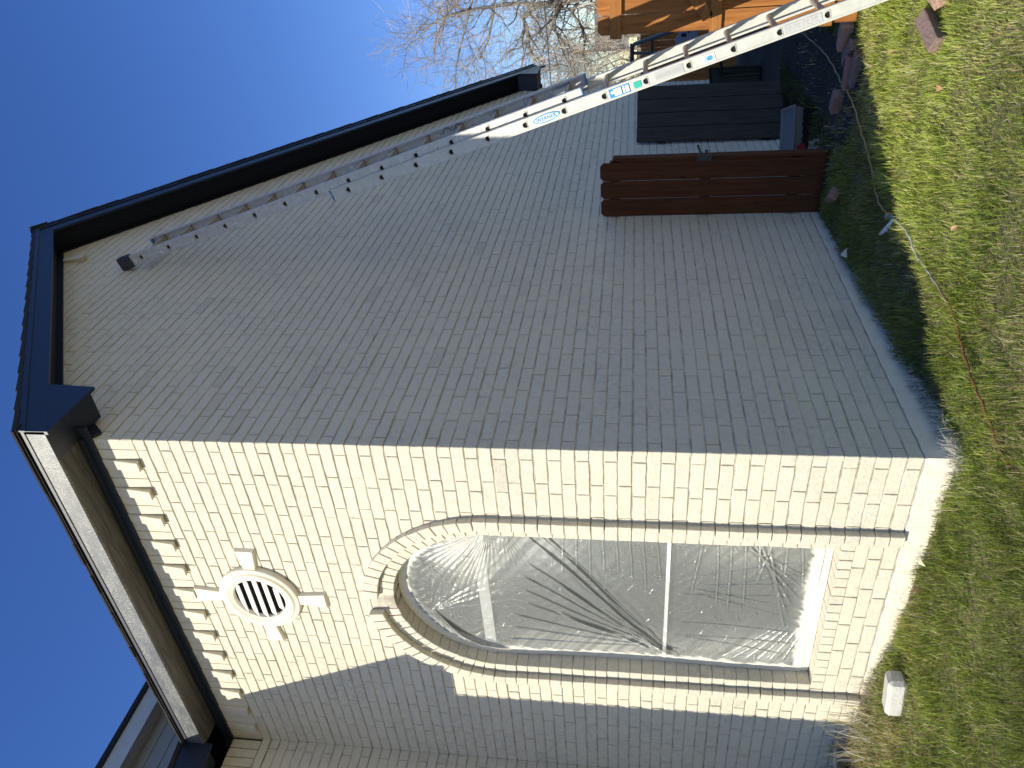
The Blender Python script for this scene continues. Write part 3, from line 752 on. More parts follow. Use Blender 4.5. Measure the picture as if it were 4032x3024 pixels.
for (ds, hl, dw, hw_, mt) in ((.012, .026, 0, .024, ST_W), (-.020, .003, 0, .024, BLACK), (-.030, .007, 0, .024, ST_W), (-.055, .012, 0, .022, ST_W), (.050, .011, .006, .011, ST_W)):
    stk('print', 4.65*PIT+ds, dw, hl, hw_, mt, .0062, mt is ST_W and hl == .011, lad)
for i in range(5): stk('print', 4.65*PIT+.030-.009*i, 0, .0012, .014+.003*(i%2), ST_G, .0068)
stk('teal_sticker', 4.22*PIT, -.002, .026, .021, ST_T)
stk('instruction_sticker', 3.48*PIT, 0, .098, .029, ST_S)
for i in range(26): stk('print', 3.48*PIT+.088-.007*i, .004*math.sin(i*3.1), .0014, .020-.004*abs(math.sin(i*1.9)), ST_G, .0062)
hs = stk('hand_sticker', 2.58*PIT, 0, .044, .027, ST_W)
bm = bmesh.new()
def onr(s_, wv): return LP(-.0062, wv, s_)
c0 = 2.58*PIT
prism(bm, [onr(c0-.012+.017*math.sin(t), .017*math.cos(t)) for t in [2*math.pi*i/16 for i in range(16)]], (.0006,0,0))
for i in range(4): prism(bm, [onr(c0+.0, -.013+.008*i-.003), onr(c0+.033-.004*abs(i-1.5), -.018+.0115*i-.0022), onr(c0+.033-.004*abs(i-1.5), -.018+.0115*i+.0022), onr(c0+.0, -.013+.008*i+.003)], (.0005, 0, 0))
bmobj('hand_symbol', bm, ST_LB, lad)
stk('pictogram_sticker', .53*PIT, 0, .118, .028, ST_S)
for j in range(4):
    cc = .53*PIT+.085-.055*j
    stk('print', cc+.026, 0, .0007, .026, ST_G, .0062)
    for i in range(6): stk('print', cc+.018-.006*i, .010, .0012, .010-.002*(i%3), ST_G, .0062)
    bm = bmesh.new(); tube(bm, [onr(cc+.018, -.018), onr(cc+.005, -.008), onr(cc-.008, -.012), onr(cc-.018, -.006-.004*j)], .0016, 4); bmobj('pictogram', bm, ST_G, lad)

# ------------------------------------------------------------------ fence panel, gates
def picket(parent, name, mat, p, u, n, wd, z0, z1, th=.016, ear=True):
    """dog-eared board: p=(x,y) of its middle, u along fence, n thickness direction"""
    c = .028 if ear else 0
    pr = [(-wd/2, z0), (wd/2, z0), (wd/2, z1-c), (wd/2-c, z1), (-wd/2+c, z1), (-wd/2, z1-c)] if ear else [(-wd/2, z0), (wd/2, z0), (wd/2, z1), (-wd/2, z1)]
    bm = bmesh.new(); P = Vector((p[0], p[1], 0))
    prism(bm, [P + u*a + Vector((0,0,b)) for a, b in pr], n*th)
    return bevel(bmobj(name, bm, mat, parent), .0015)
fp = empty('fence_panel', (3.305, -.25, zgf(3.3, -.25)), label='short dark red-brown panel of three dog-eared boards against the gable wall', cat='fence panel')
for i, (yc, zt) in enumerate(((-.088, 1.785), (-.250, 1.787), (-.412, 1.790))):
    picket(fp, 'board', CEDARD, (3.305, yc), uy, ux, (.156, .155, .156)[i], zgf(3.3, yc)-.05, zt)
for z_ in (.12, .85, 1.62):
    bm = bmesh.new(); box(bm, 3.322, 3.36, -.50, -.004, z_, z_+.088); bmobj('rail', bm, CEDARD, fp)
bm = bmesh.new(); box(bm, 3.322, 3.41, -.525, -.44, -.12, 1.68); bmobj('post', bm, CEDARD, fp)
lt = bmobj('latch', (lambda b: (box(b, 3.318, 3.345, -.57, -.50, .865, .965), box(b, 3.30, 3.318, -.565, -.50, .90, .935), obox(b, Vector((3.315, -.60, .945)), ux, Vector((0,.94,.34)), Vector((0,-.34,.94)), .008, .045, .010), b)[3])(bmesh.new()) if False else None, RUBBER, fp) if False else None
bm = bmesh.new(); box(bm, 3.298, 3.320, -.535, -.49, .855, .975); obox(bm, Vector((3.306, -.575, .955)), ux, Vector((0, .93, -.37)), Vector((0, .37, .93)), .007, .055, .009); obox(bm, Vector((3.306, -.55, .90)), ux, uy, Vector((0,0,1)), .014, .03, .012)
bmobj('latch', bm, RUBBER, fp)
# open charcoal gate leaf behind
g1, g2 = Vector((5.36, -.035, 0)), Vector((6.12, -.44, 0)); gu = (g2-g1).normalized(); gn = Vector((-gu.y, gu.x, 0))
dg = empty('open_gate', (5.36, -.035, -.12), label='charcoal-stained board gate standing open beside the brick wall', cat='gate')
nb = 4; L_ = (g2-g1).length
for i in range(nb):
    c = g1 + gu*(L_*(i+.5)/nb)
    picket(dg, 'board', DARKW, (c.x, c.y), gu, gn, L_/nb-.008, -.11+jit(.004), 1.473+jit(.004), ear=False)
for z_ in (.1, 1.2):
    bm = bmesh.new(); obox(bm, (g1+g2)/2 + gn*.04 + Vector((0,0,z_)), gu, gn, Vector((0,0,1)), L_/2, .02, .045); bmobj('rail', bm, DARKW, dg)
# cedar gate, sunlit, right of the opening
cg = empty('cedar_gate', (3.32, -1.52, -.14), label='orange cedar board gate with braces catching ladder shadows', cat='gate')
for i in range(10):
    yc = -1.580 - .146*i
    picket(cg, 'board', CEDAR, (3.325, yc), uy, ux, .139, -.14+jit(.006), 1.80+jit(.01))
for z_ in (.850, 1.608, .04):
    bm = bmesh.new(); box(bm, 3.286, 3.323, -2.96, -1.486-(0 if z_ > 1 else .01), z_, z_+.090); bevel(bmobj('rail', bm, CEDARX, cg), .002)
for (za, zb_) in ((.95, 1.59), (.14, .84)):
    a, b = Vector((3.304, -2.5, zb_)), Vector((3.304, -1.60, za)); d = (b-a).normalized()
    bm = bmesh.new(); obox(bm, (a+b)/2, Xh, d, Xh.cross(d), .018, (b-a).length/2, .045); bevel(bmobj('brace', bm, CEDARX, cg), .002)

# ------------------------------------------------------------------ ground
_a = N('soil_and_thatch'); _n = _a.noise(18, 6, .7)
_fg = _a.noise(2.3, 5, .6); _co = _a.mix(_fg, (.30, .24, .13), (.52, .41, .25))
_sp = _a.n('ShaderNodeVectorMath', operation='LENGTH'); _a.l(_a.co.outputs['Object'], _sp.inputs[0]); _mr = _a.n('ShaderNodeMapRange'); _a.l(_sp.outputs['Value'], _mr.inputs[0]); _mr.inputs[1].default_value = 3.5; _mr.inputs[2].default_value = 6.0
_nn = _a.mix(_a.ramp(_n, [(.35, 0.0), (.65, 1.0)]), (.07, .075, .022), (.24, .21, .10))
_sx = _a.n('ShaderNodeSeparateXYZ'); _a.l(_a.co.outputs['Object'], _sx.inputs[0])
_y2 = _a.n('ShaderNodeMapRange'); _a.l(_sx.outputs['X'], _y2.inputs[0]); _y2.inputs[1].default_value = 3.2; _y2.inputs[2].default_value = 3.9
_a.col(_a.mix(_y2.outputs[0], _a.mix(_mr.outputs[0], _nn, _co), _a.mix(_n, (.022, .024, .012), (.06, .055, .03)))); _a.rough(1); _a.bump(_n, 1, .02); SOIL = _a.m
gx = np.concatenate([np.array([-900, -200, -60, -20, -10, -6]), np.arange(-5, 9.01, .12), np.array([10, 12, 16, 24, 40, 80, 200, 900])])
gy = np.concatenate([np.array([-900, -200, -60, -20, -10, -6.5]), np.arange(-5.5, 5.01, .12), np.array([7, 12, 24, 60, 200, 900])])
GX, GY = np.meshgrid(gx, gy); GZ = zg(GX, GY)
far_ = S((np.hypot(GX, GY)-12)/20); GZ = GZ*(1-far_) - .12*far_
me = bpy.data.meshes.new('ground'); idx = np.arange(GX.size).reshape(GX.shape)
fast_mesh(me, np.stack([GX, GY, GZ], -1).reshape(-1, 3), np.stack([idx[:-1, :-1], idx[:-1, 1:], idx[1:, 1:], idx[1:, :-1]], -1).reshape(-1, 4))
me.materials.append(SOIL); o = bpy.data.objects.new('ground', me); COL.objects.link(o); setp(o, kind='structure')
# trodden dirt strip by the wall beyond the panel
_a = N('trodden_dirt'); _n = _a.noise(9, 6, .7); _a.col(_a.mix(_n, (.016, .013, .010), (.045, .038, .030))); _a.rough(1); _a.bump(_n, 1, .02); DIRT = _a.m
bm = bmesh.new(); rows = []
for i in range(40):
    x = 2.9 + 5.2*i/39; r_ = []
    for j in range(9):
        yy = -.62 - .07*math.sin(x*3) + (-.62-.06*math.sin(x*5))*j/8*(1+.1*math.sin(x*2))
        r_.append(bm.verts.new((x, yy, zgf(x, yy)+.012-(.02 if j in (0, 8) else 0)+jit(.004))))
    rows.append(r_)
for a, b in zip(rows, rows[1:]):
    for j in range(8): bm.faces.new((a[j], b[j], b[j+1], a[j+1]))
bmobj('dirt_path', bm, DIRT, smooth=True, kind='structure')

# ------------------------------------------------------------------ grass
def grass_mat(name, rough=.55):
    a = N(name); at = a.n('ShaderNodeAttribute', attribute_name='col'); a.col(at.outputs['Color']); a.rough(rough); a.b.inputs['Specular IOR Level'].default_value = .35
    tl = a.n('ShaderNodeBsdfTranslucent'); a.l(at.outputs['Color'], tl.inputs[0]); mx = a.n('ShaderNodeMixShader'); mx.inputs[0].default_value = .45
    a.l(a.b.outputs[0], mx.inputs[1]); a.l(tl.outputs[0], mx.inputs[2]); a.l(mx.outputs[0], a.out.inputs[0]); return a.m
GRASS = grass_mat('grass_blades_mat')
RWm = np.array([[*right], [*down], [*fwd]]); CPn = np.array(CP)
def in_view(x, y, z, mx=1100):
    q = np.stack([x, y, z], -1) - CPn; c = q @ RWm.T
    d = c[:, 2]; X_ = 2016 + 3081.7*c[:, 0]/np.maximum(d, .1); Y_ = 1512 + 3081.7*c[:, 1]/np.maximum(d, .1)
    return (d > .3) & (X_ > -mx) & (X_ < 4032+mx) & (Y_ > -mx) & (Y_ < 3024+mx), d
def vnoise(x, y, sc, seed):
    r_ = np.random.default_rng(seed).random((64, 64)); a = (x*sc) % 64; b = (y*sc) % 64
    i, j = np.floor(a).astype(int) % 64, np.floor(b).astype(int) % 64; fa, fb = S(a-np.floor(a)), S(b-np.floor(b))
    return (r_[i, j]*(1-fa)*(1-fb) + r_[(i+1)%64, j]*fa*(1-fb) + r_[i, (j+1)%64]*(1-fa)*fb + r_[(i+1)%64, (j+1)%64]*fa*fb)
def blades(name, n, region, hgt, wid, colfn, leanamt=.6, mat=GRASS, seed=1, **k):
    g = np.random.default_rng(seed); x = g.uniform(region[0], region[1], n); y = g.uniform(region[2], region[3], n)
    z = zg(x, y); vis, d = in_view(x, y, z)
    inside = ((x > -.012) & (y > -.012)) | ((y > 3.1) & (x > -1.43))
    keep = vis & ~inside & (g.random(n) < np.clip(3.6/np.maximum(d, .5), .25, 1)**.8)
    x, y, z, d = x[keep], y[keep], z[keep], d[keep]
    col, hs, ok = colfn(x, y, g); x, y, z, d, col, hs = x[ok], y[ok], z[ok], d[ok], col[ok], hs[ok]; n = len(x)
    h = hgt*hs*g.uniform(.55, 1.25, n); wd = wid*g.uniform(.7, 1.3, n)*np.clip(d/3.4, 1, 2.2)
    th = g.uniform(0, 2*np.pi, n) if leanamt > 1.2 else g.normal(0, 1.1, n) + 12*vnoise(x, y, 3.1, 41); la = np.abs(g.normal(0, leanamt, n)); lx, ly = np.cos(th), np.sin(th)
    # blade width direction perpendicular to lean with random twist
    ph = th + np.pi/2 + g.normal(0, .5, n); wx, wy = np.cos(ph), np.sin(ph)
    def pt(t, ww):
        r_ = h*np.sin(la*t)*t; zz = h*t*np.cos(la*t*.8)
        return np.stack([x+lx*r_, y+ly*r_, z-.006+zz], -1), ww
    V = np.zeros((n, 5, 3)); W3 = np.stack([wx, wy, np.zeros(n)], -1)
    p, _ = pt(0, 1); V[:, 0] = p - W3*wd[:, None]*.4; V[:, 1] = p + W3*wd[:, None]*.4
    p, _ = pt(.55, 1); V[:, 2] = p + W3*wd[:, None]*.5; V[:, 3] = p - W3*wd[:, None]*.5
    p, _ = pt(1, 1); V[:, 4] = p
    b = (np.arange(n)*5)[:, None]
    me = bpy.data.meshes.new(name); fast_mesh(me, V.reshape(-1, 3), b + np.array([0, 1, 2, 3]), b + np.array([3, 2, 4]))
    ca = me.color_attributes.new('col', 'FLOAT_COLOR', 'POINT')
    ca.data.foreach_set('color', np.repeat(np.concatenate([col, np.ones((n, 1))], 1), 5, 0).astype(np.float32).ravel())
    me.materials.append(mat); o = bpy.data.objects.new(name, me); COL.objects.link(o); setp(o, **k); return o
def pal(g, n, cols, p):
    i = g.choice(len(cols), n, p=p); c = np.array(cols)[i]; return c*g.uniform(.75, 1.25, (n, 1))
def walldist(x, y):
    d1 = np.where(x > 0, -y, np.hypot(np.minimum(x, 0), np.minimum(y, 0))); d2 = np.where(y > 0, -x, np.hypot(x, y))
    return np.where((x > 0), d1, np.where(y > 0, d2, np.hypot(x, y)))
def dryness(x, y):
    return np.clip(S((y-1.45-.35*x)/.5)*S((x+.75)/.35)*1.0 + .55*S((vnoise(x, y, 2.1, 3)-.5)/.35), 0, 1)
def cgreen(x, y, g):
    n = len(x); dr = dryness(x, y); dist = walldist(x, y)
    col = pal(g, n, [(.30, .38, .045), (.20, .30, .033), (.42, .47, .08), (.52, .53, .16)], [.34, .28, .24, .14])
    dry = pal(g, n, [(.62, .53, .28), (.46, .35, .16), (.72, .65, .40)], [.45, .3, .25])
    isd = g.random(n) < (.10 + .10*S((x-.2)/1.0) + .62*dr); col = np.where(isd[:, None], dry, col)
    # near the far path the lawn is yellower
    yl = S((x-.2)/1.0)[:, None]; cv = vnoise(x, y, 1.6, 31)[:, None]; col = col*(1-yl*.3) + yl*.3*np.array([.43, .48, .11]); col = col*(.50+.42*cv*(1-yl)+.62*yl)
    pw = np.clip(1 - (dist-.015)/(.045+.07*vnoise(x, y, 9, 5)), 0, 1)*S((3.0-x)/1.0)
    ispaint = g.random(n) < pw*.95
    col = np.where(ispaint[:, None], np.array([.74, .71, .62])*g.uniform(.8, 1.05, (n, 1)), col)
    h = (.45 + 1.15*vnoise(x, y, 6.5, 11)*(.6+.7*vnoise(x, y, 2.2, 12))) * np.where(isd, .9, 1.0)
    bare = ((x > 2.9) & (y > -1.3) & (y < -.62)); ok = ~(bare & (g.random(n) < .86)); col = np.where((x > 3.2)[:, None], col*.42, col); shd = (S((x-.2)/.4)*S((y+.28*x+.30)/.2)*np.where(ispaint, 0, 1))[:, None]; col = col*(1-.45*shd)  # shd: shade strip along the gable wall, darkened into the blade colour
    ok &= ~((dist < .05) & (g.random(n) < .35))
    ok &= ~(((x > 3.4) & (g.random(n) < .4)))
    return col, h, ok
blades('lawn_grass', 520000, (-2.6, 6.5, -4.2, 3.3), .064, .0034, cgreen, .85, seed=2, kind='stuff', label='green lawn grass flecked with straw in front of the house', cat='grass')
def cthatch(x, y, g):
    n = len(x); dr = dryness(x, y)
    col = pal(g, n, [(.62, .54, .30), (.46, .36, .18), (.72, .66, .44), (.26, .25, .08)], [.4, .25, .15, .2])
    ok = g.random(n) < (.16 + .84*dr); return col, .8+.9*g.random(n)*(.4+dr), ok
blades('dry_thatch', 60000, (-2.4, 5.5, -3.6, 3.2), .060, .0022, cthatch, 1.5, seed=4, kind='stuff', label='dead straw-coloured thatch lying in the lawn', cat='dry grass')
# clover
_g = np.random.default_rng(9); n = 26000; x = _g.uniform(-2.2, 3.2, n); y = _g.uniform(-2.6, 2.4, n); d_ = walldist(x, y)
pr_ = S((vnoise(x, y, 2.6, 21)-.42)/.25)*np.exp(-((d_-.25)/.45)**2) + .06
vis, _ = in_view(x, y, zg(x, y)); ok = vis & ~((x > -.02) & (y > -.02)) & (_g.random(n) < pr_); x, y, d_ = x[ok], y[ok], d_[ok]; n = len(x)
hz = zg(x, y) + _g.uniform(.018, .060, n); V = []; C_ = []
V = np.zeros((n, 3, 4, 3)); rad = _g.uniform(.0055, .0105, n); a0 = _g.uniform(0, 6.28, n); tx = _g.normal(0, .35, n); ty = _g.normal(0, .35, n)
for k in range(3):
    a = a0 + k*2.094
    for j, (rr, da) in enumerate(((0, 0), (.8, .5), (1.15, 0), (.8, -.5))):
        px, py = rad*rr*np.cos(a+da), rad*rr*np.sin(a+da)
        V[:, k, j, 0] = x+px; V[:, k, j, 1] = y+py; V[:, k, j, 2] = hz + px*tx + py*ty + (0 if j != 0 else -.002)
me = bpy.data.meshes.new('clover'); q_ = (np.arange(n*3)*4)[:, None] + np.array([0, 3, 2, 1]); fast_mesh(me, V.reshape(-1, 3), q_)
col = pal(_g, n, [(.14, .25, .045), (.19, .31, .06), (.10, .19, .03)], [.4, .3, .3]); pw = _g.random(n) < np.clip(1-(d_-.02)/.09, 0, 1)
col = np.where(pw[:, None], np.array([.72, .69, .60]), col)
ca = me.color_attributes.new('col', 'FLOAT_COLOR', 'POINT'); ca.data.foreach_set('color', np.repeat(np.concatenate([col, np.ones((n, 1))], 1), 12, 0).astype(np.float32).ravel())
me.materials.append(GRASS); o = bpy.data.objects.new('clover', me); COL.objects.link(o); setp(o, kind='stuff', label='low clover leaves growing among the grass near the wall', cat='clover')
# long wiry stems near the shaded end of the front wall
def cstem(x, y, g):
    n = len(x); ok = g.random(n) < .9; col = pal(g, n, [(.50, .43, .26), (.62, .60, .52), (.30, .24, .12)], [.4, .35, .25]); return col, .6+1.2*g.random(n), ok
blades('wiry_stems', 420, (-.42, 0, 1.9, 3.1), .20, .0030, cstem, .9, seed=6, kind='stuff', label='long pale wiry grass stems at the foot of the shaded wall', cat='weeds')
blades('sprayed_weeds', 2600, (-.09, .75, -.09, .02), .075, .0030, lambda x, y, g: (pal(g, len(x), [(.72, .70, .62), (.40, .42, .34)], [.7, .3]), .7+.8*g.random(len(x)), g.random(len(x)) < np.clip(1.1-np.abs(x)*1.0, .2, 1)), 1.0, seed=8, kind='stuff', label='weeds frosted with cream overspray at the wall corner', cat='weeds')

# ------------------------------------------------------------------ loose things on the lawn
RB = paint_mat('red_brick', (.34, .19, .14), (.20, .13, .11), grain=1.0); RB2 = paint_mat('purple_brick', (.25, .17, .15), (.36, .25, .19))
RB3 = paint_mat('sandy_brick', (.48, .30, .22), (.36, .24, .18))
def brick(name, loc, rot, mat, label, size=(.245, .09, .067), group=None, frog=False, cat='brick', rough=.004, cuts=5, bev=.004):
    bm = bmesh.new(); bmesh.ops.create_cube(bm, size=1); bmesh.ops.subdivide_edges(bm, edges=bm.edges[:], cuts=cuts, use_grid_fill=True)
    for v in bm.verts:
        v.co.x *= size[0]; v.co.y *= size[1]; v.co.z *= size[2]
        v.co += Vector((jit(rough), jit(rough), jit(rough)))*.6
    o = bmobj(name, bm, mat, None, label=label, cat=cat, group=group); o.location = loc; o.rotation_euler = rot
    a = o.data.attributes.new('tone', 'FLOAT', 'FACE'); a.data.foreach_set('value', [1.0]*len(o.data.polygons))
    m = o.modifiers.new('b', 'BEVEL'); m.width = bev; m.segments = 1; m.limit_method = 'ANGLE'; m.angle_limit = R(50)
    if frog:
        bm = bmesh.new(); 
        for k in (-1, 0, 1): box(bm, k*.065-.018, k*.065+.018, -.016, .016, size[2]/2, size[2]/2+.001)
        h = bmobj('core_holes', bm, BLACK, o); h.parent = o; h.matrix_parent_inverse = Matrix.Identity(4)
    return o
G_ = 'loose bricks left in the grass'
def gz(x, y, d=.03): return zgf(x, y) + d
brick('concrete_block', (-.335, 1.50, gz(-.335, 1.50, .045)), (R(4), R(3), R(99)), paint_mat('pale_concrete', (.62, .59, .54), (.48, .45, .41), grain=.8), 'pale chamfered concrete block in the grass below the arched window', (.27, .125, .105), cat='block', rough=.003, cuts=1, bev=.022)
brick('loose_brick', (1.52, -1.77, gz(1.52, -1.77, .055)), (R(16), R(-8), R(-28)), RB2, 'purple-brown brick tilted in the sunny lawn, nearer the wall of the two', group=G_)
brick('loose_brick', (1.62, -1.95, gz(1.62, -1.95, .05)), (R(60), R(-5), R(-14)), RB3, 'sandy brick with core holes at the outer edge of the sunny lawn', group=G_, frog=True)
brick('loose_brick', (2.80, -.35, gz(2.80, -.35, .05)), (R(24), R(6), R(28)), RB, 'pinkish red brick lying in the shade in front of the dark board panel', group=G_)
brick('loose_brick', (3.34, -.92, gz(3.34, -.92, .04)), (0, 0, R(72)), RB, 'square-on reddish brick standing alone by the dirt path', (.16, .10, .10), group=G_)
brick('loose_brick', (3.40, -1.40, gz(3.40, -1.40, .06)), (0, R(4), R(62)), RB3, 'brick with one sunlit end nearest the cedar gate', (.22, .10, .09), group=G_)
brick('loose_brick', (3.28, -1.30, gz(3.28, -1.30, .035)), (0, 0, R(40)), RB2, 'low brick between the sunlit-ended brick and the edging bricks', group=G_)
brick('loose_brick', (3.20, -1.17, gz(3.20, -1.17, .035)), (0, 0, R(84)), RB, 'upper of two edging bricks laid along the lawn edge', group=G_)
brick('loose_brick', (3.07, -1.22, gz(3.07, -1.22, .02)), (0, 0, R(80)), RB2, 'sunken edging brick right against the lawn edge', group=G_)
brick('stone_slab', (4.0, -.30, gz(4.0, -.30, .01)), (0, 0, R(20)), CONC, 'flat grey stone slab in front of the plaster tub', (.5, .22, .06), cat='stone', rough=.012)
# paint-smeared mixing tub
_a = N('tub_plastic'); _g2 = _a.noise(7, 5, .7, dist=1.5); sep = _a.n('ShaderNodeSeparateXYZ'); _a.l(_a.co.outputs['Object'], sep.inputs[0])
ad = _a.n('ShaderNodeMath', operation='MULTIPLY_ADD'); _a.l(_g2, ad.inputs[0]); ad.inputs[1].default_value = .10; _a.l(sep.outputs['Z'], ad.inputs[2])
_a.col(_a.mix(_a.ramp(ad.outputs[0], [(.180, 0.0), (.20, 1.0)]), (.010, .010, .012), (.21, .21, .195))); _a.rough(.5); _a.bump(_g2, .5, .01); TUB = _a.m
bm = bmesh.new(); P = {}
def ringp(hx, hy, z_): return [bm.verts.new((sx*hx, sy*hy, z_)) for sx, sy in ((-1,-1),(1,-1),(1,1),(-1,1))]
r1, r2, r3, r4, r5 = ringp(.14, .185, 0), ringp(.165, .212, .215), ringp(.178, .228, .218), ringp(.178, .228, .232), ringp(.152, .205, .232)
r6 = ringp(.145, .196, .214)
for a, b in ((r1, r2), (r2, r3), (r3, r4), (r4, r5), (r5, r6)):
    for k in range(4): bm.faces.new((a[k], a[(k+1)%4], b[(k+1)%4], b[k]))
bm.faces.new(r1[::-1]); bm.faces.new(r6)
tub = bmobj('mixing_tub', bm, TUB, None, label='black plastic tub smeared with white paint behind the board panel', cat='tub'); tub.location = (4.40, -.37, gz(4.40, -.37, 0)); tub.rotation_euler = (0, R(-10), R(22)); bevel(tub, .012, 2)
bm = bmesh.new(); prism(bm, [(-.168, .12, .12), (-.166, .17, .10), (-.180, .185, .18), (-.180, .14, .20)], (-.004, 0, 0)); h = bmobj('red_smear', bm, flat('red_paint', (.35, .02, .03)), None); h.parent = tub
# extension cords
def cord(name, pts, rad, mat, label, cat):
    P = []; pts = [Vector((a, b, zgf(a, b)+c)) for a, b, c in pts]
    for i in range(len(pts)-1):
        p0, p1, p2, p3 = pts[max(i-1, 0)], pts[i], pts[i+1], pts[min(i+2, len(pts)-1)]
        for k in range(6):
            t = k/6; P.append(.5*((2*p1)+(p2-p0)*t+(2*p0-5*p1+4*p2-p3)*t*t+(3*p1-p0-3*p2+p3)*t**3))
    P.append(pts[-1]); P = [p + Vector((0, 0, .004*math.sin(i*1.7))) for i, p in enumerate(P)]
    bm = bmesh.new(); tube(bm, P, rad, 7); return bmobj(name, bm, mat, None, smooth=True, label=label, cat=cat)
_a = N('tan_cord'); _a.col(_a.mix(_a.noise(6, 4), (.30, .20, .05), (.42, .33, .14))); _a.rough(.6)
c1 = cord('power_cord', [(5.9, -1.08, .02), (5.2, -1.07, .02), (4.6, -1.10, .02), (4.1, -1.095, .02), (3.6, -1.07, .03), (3.3, -1.05, .04), (3.1, -1.06, .04), (2.84, -1.01, .045), (2.54, -.92, .045), (2.30, -.85, .045), (2.10, -.76, .04), (1.90, -.66, .04), (1.74, -.645, .045), (1.63, -.65, .05)], .0065, _a.m, 'yellowish tan extension cord winding through the shade past the gate opening', 'cord')
bm = bmesh.new(); zc = zgf(1.6, -.66); tube(bm, [(1.67, -.645, zc+.05), (1.64, -.65, zc+.055), (1.58, -.67, zc+.055), (1.53, -.68, zc+.05)], [.012, .022, .022, .012], 10)
pl = bmobj('plug', bm, simple('grey_plug', (.14, .16, .18), .5), c1, smooth=True)
bm = bmesh.new(); tube(bm, [(1.606, -.663, zc+.055), (1.592, -.668, zc+.055)], .0235, 10); h = bmobj('yellow_band', bm, flat('yellow', (.65, .5, .05)), pl)
bm = bmesh.new(); tube(bm, [(1.52, -.675, zc+.055), (1.56, -.60, zc+.07), (1.60, -.545, zc+.09)], [.008, .016, .010], 8); bmobj('tape_tail', bm, WHITEP, c1, smooth=True)
_a = N('worn_orange_cord'); sp = _a.n('ShaderNodeSeparateXYZ'); _a.l(_a.co.outputs['Object'], sp.inputs[0])
_a.col(_a.mix(_a.ramp(sp.outputs['X'], [(.50, 0.0), (.95, 1.0)]), _a.mix(_a.noise(30, 4), (.20, .055, .02), (.34, .13, .06)), (.55, .56, .50))); _a.rough(.6)
cord('power_cord', [(1.53, -.675, .05), (1.42, -.69, .045), (1.26, -.69, .04), (1.09, -.64, .045), (.93, -.64, .045), (.78, -.645, .045), (.5, -.64, .045), (.34, -.60, .045), (.17, -.545, .045), (-.03, -.49, .04), (-.20, -.445, .035), (-.40, -.36, .02), (-.50, -.33, -.01)], .0058, _a.m, 'orange and white worn extension cord running across the sunny lawn', 'cord')
# fallen leaves
LEAF = simple('dry_leaf', (.40, .24, .11), .7, 0, .3, 30); LEAF2 = simple('pale_leaf', (.55, .52, .38), .7, 0, .2, 30)
leaf_labels = [((.10+2.06, -1.52), LEAF, 'curled brown leaf in the sunny lawn near the two bricks', .03), ((2.15, -.16), LEAF2, 'large pale leaf standing by the foundation near the board panel', .05),
 ((.62, -1.0), LEAF, 'tan leaf in the middle of the sunny lawn', .022), ((-.12, .62), LEAF2, 'pale torn leaf in front of the window corner', .032), ((-.18, .80), LEAF, 'long brown leaf at the foot of the window', .036),
 ((-.30, 1.20), LEAF, 'small brown leaf just right of the concrete block', .022), ((-.20, 1.95), LEAF, 'brown leaf in the dry grass left of the concrete block', .03), ((1.2, -1.55), LEAF, 'rusty leaf half buried in the lawn below the purple brick', .025)]
for (p, mt, lb, r_) in leaf_labels:
    bm = bmesh.new(); ctr = [bm.verts.new((t*r_*2-r_, 0, .3*r_*math.sin(t*3))) for t in (0, .25, .5, .75, 1)]
    L1 = [bm.verts.new((t*r_*2-r_, r_*w_, .3*r_*math.sin(t*3)+r_*.45*w_)) for t, w_ in ((.15, .3), (.4, .75), (.65, .5), (.85, .3))]
    L2 = [bm.verts.new((t*r_*2-r_, -r_*w_, .3*r_*math.sin(t*3)+r_*.35*w_)) for t, w_ in ((.15, .35), (.4, .6), (.65, .6), (.85, .25))]
    for Ls, fl in ((L1, 0), (L2, 1)):
        ch = [(ctr[0], Ls[0], ctr[1]), (Ls[0], Ls[1], ctr[1]), (ctr[1], Ls[1], ctr[2]), (Ls[1], Ls[2], ctr[2]), (ctr[2], Ls[2], ctr[3]), (Ls[2], Ls[3], ctr[3]), (ctr[3], Ls[3], ctr[4])]
        for c in ch: bm.faces.new(c)
    o = bmobj('fallen_leaf', bm, mt, None, label=lb, cat='leaf', group='fallen leaves'); o.location = (p[0], p[1], zgf(*p)+.055); o.rotation_euler = (jit(.6), jit(.6), random.uniform(0, 6))
bm = bmesh.new(); tube(bm, [(-.02, 2.42, .06), (-.10, 2.50, .10), (-.20, 2.60, .10), (-.32, 2.75, .04)], [.006, .012, .012, .008], 6)
bmobj('dry_stick', bm, simple('dead_twig', (.42, .34, .24), .8), None, label='curved dead stick in the straw at the shaded end of the wall', cat='stick')

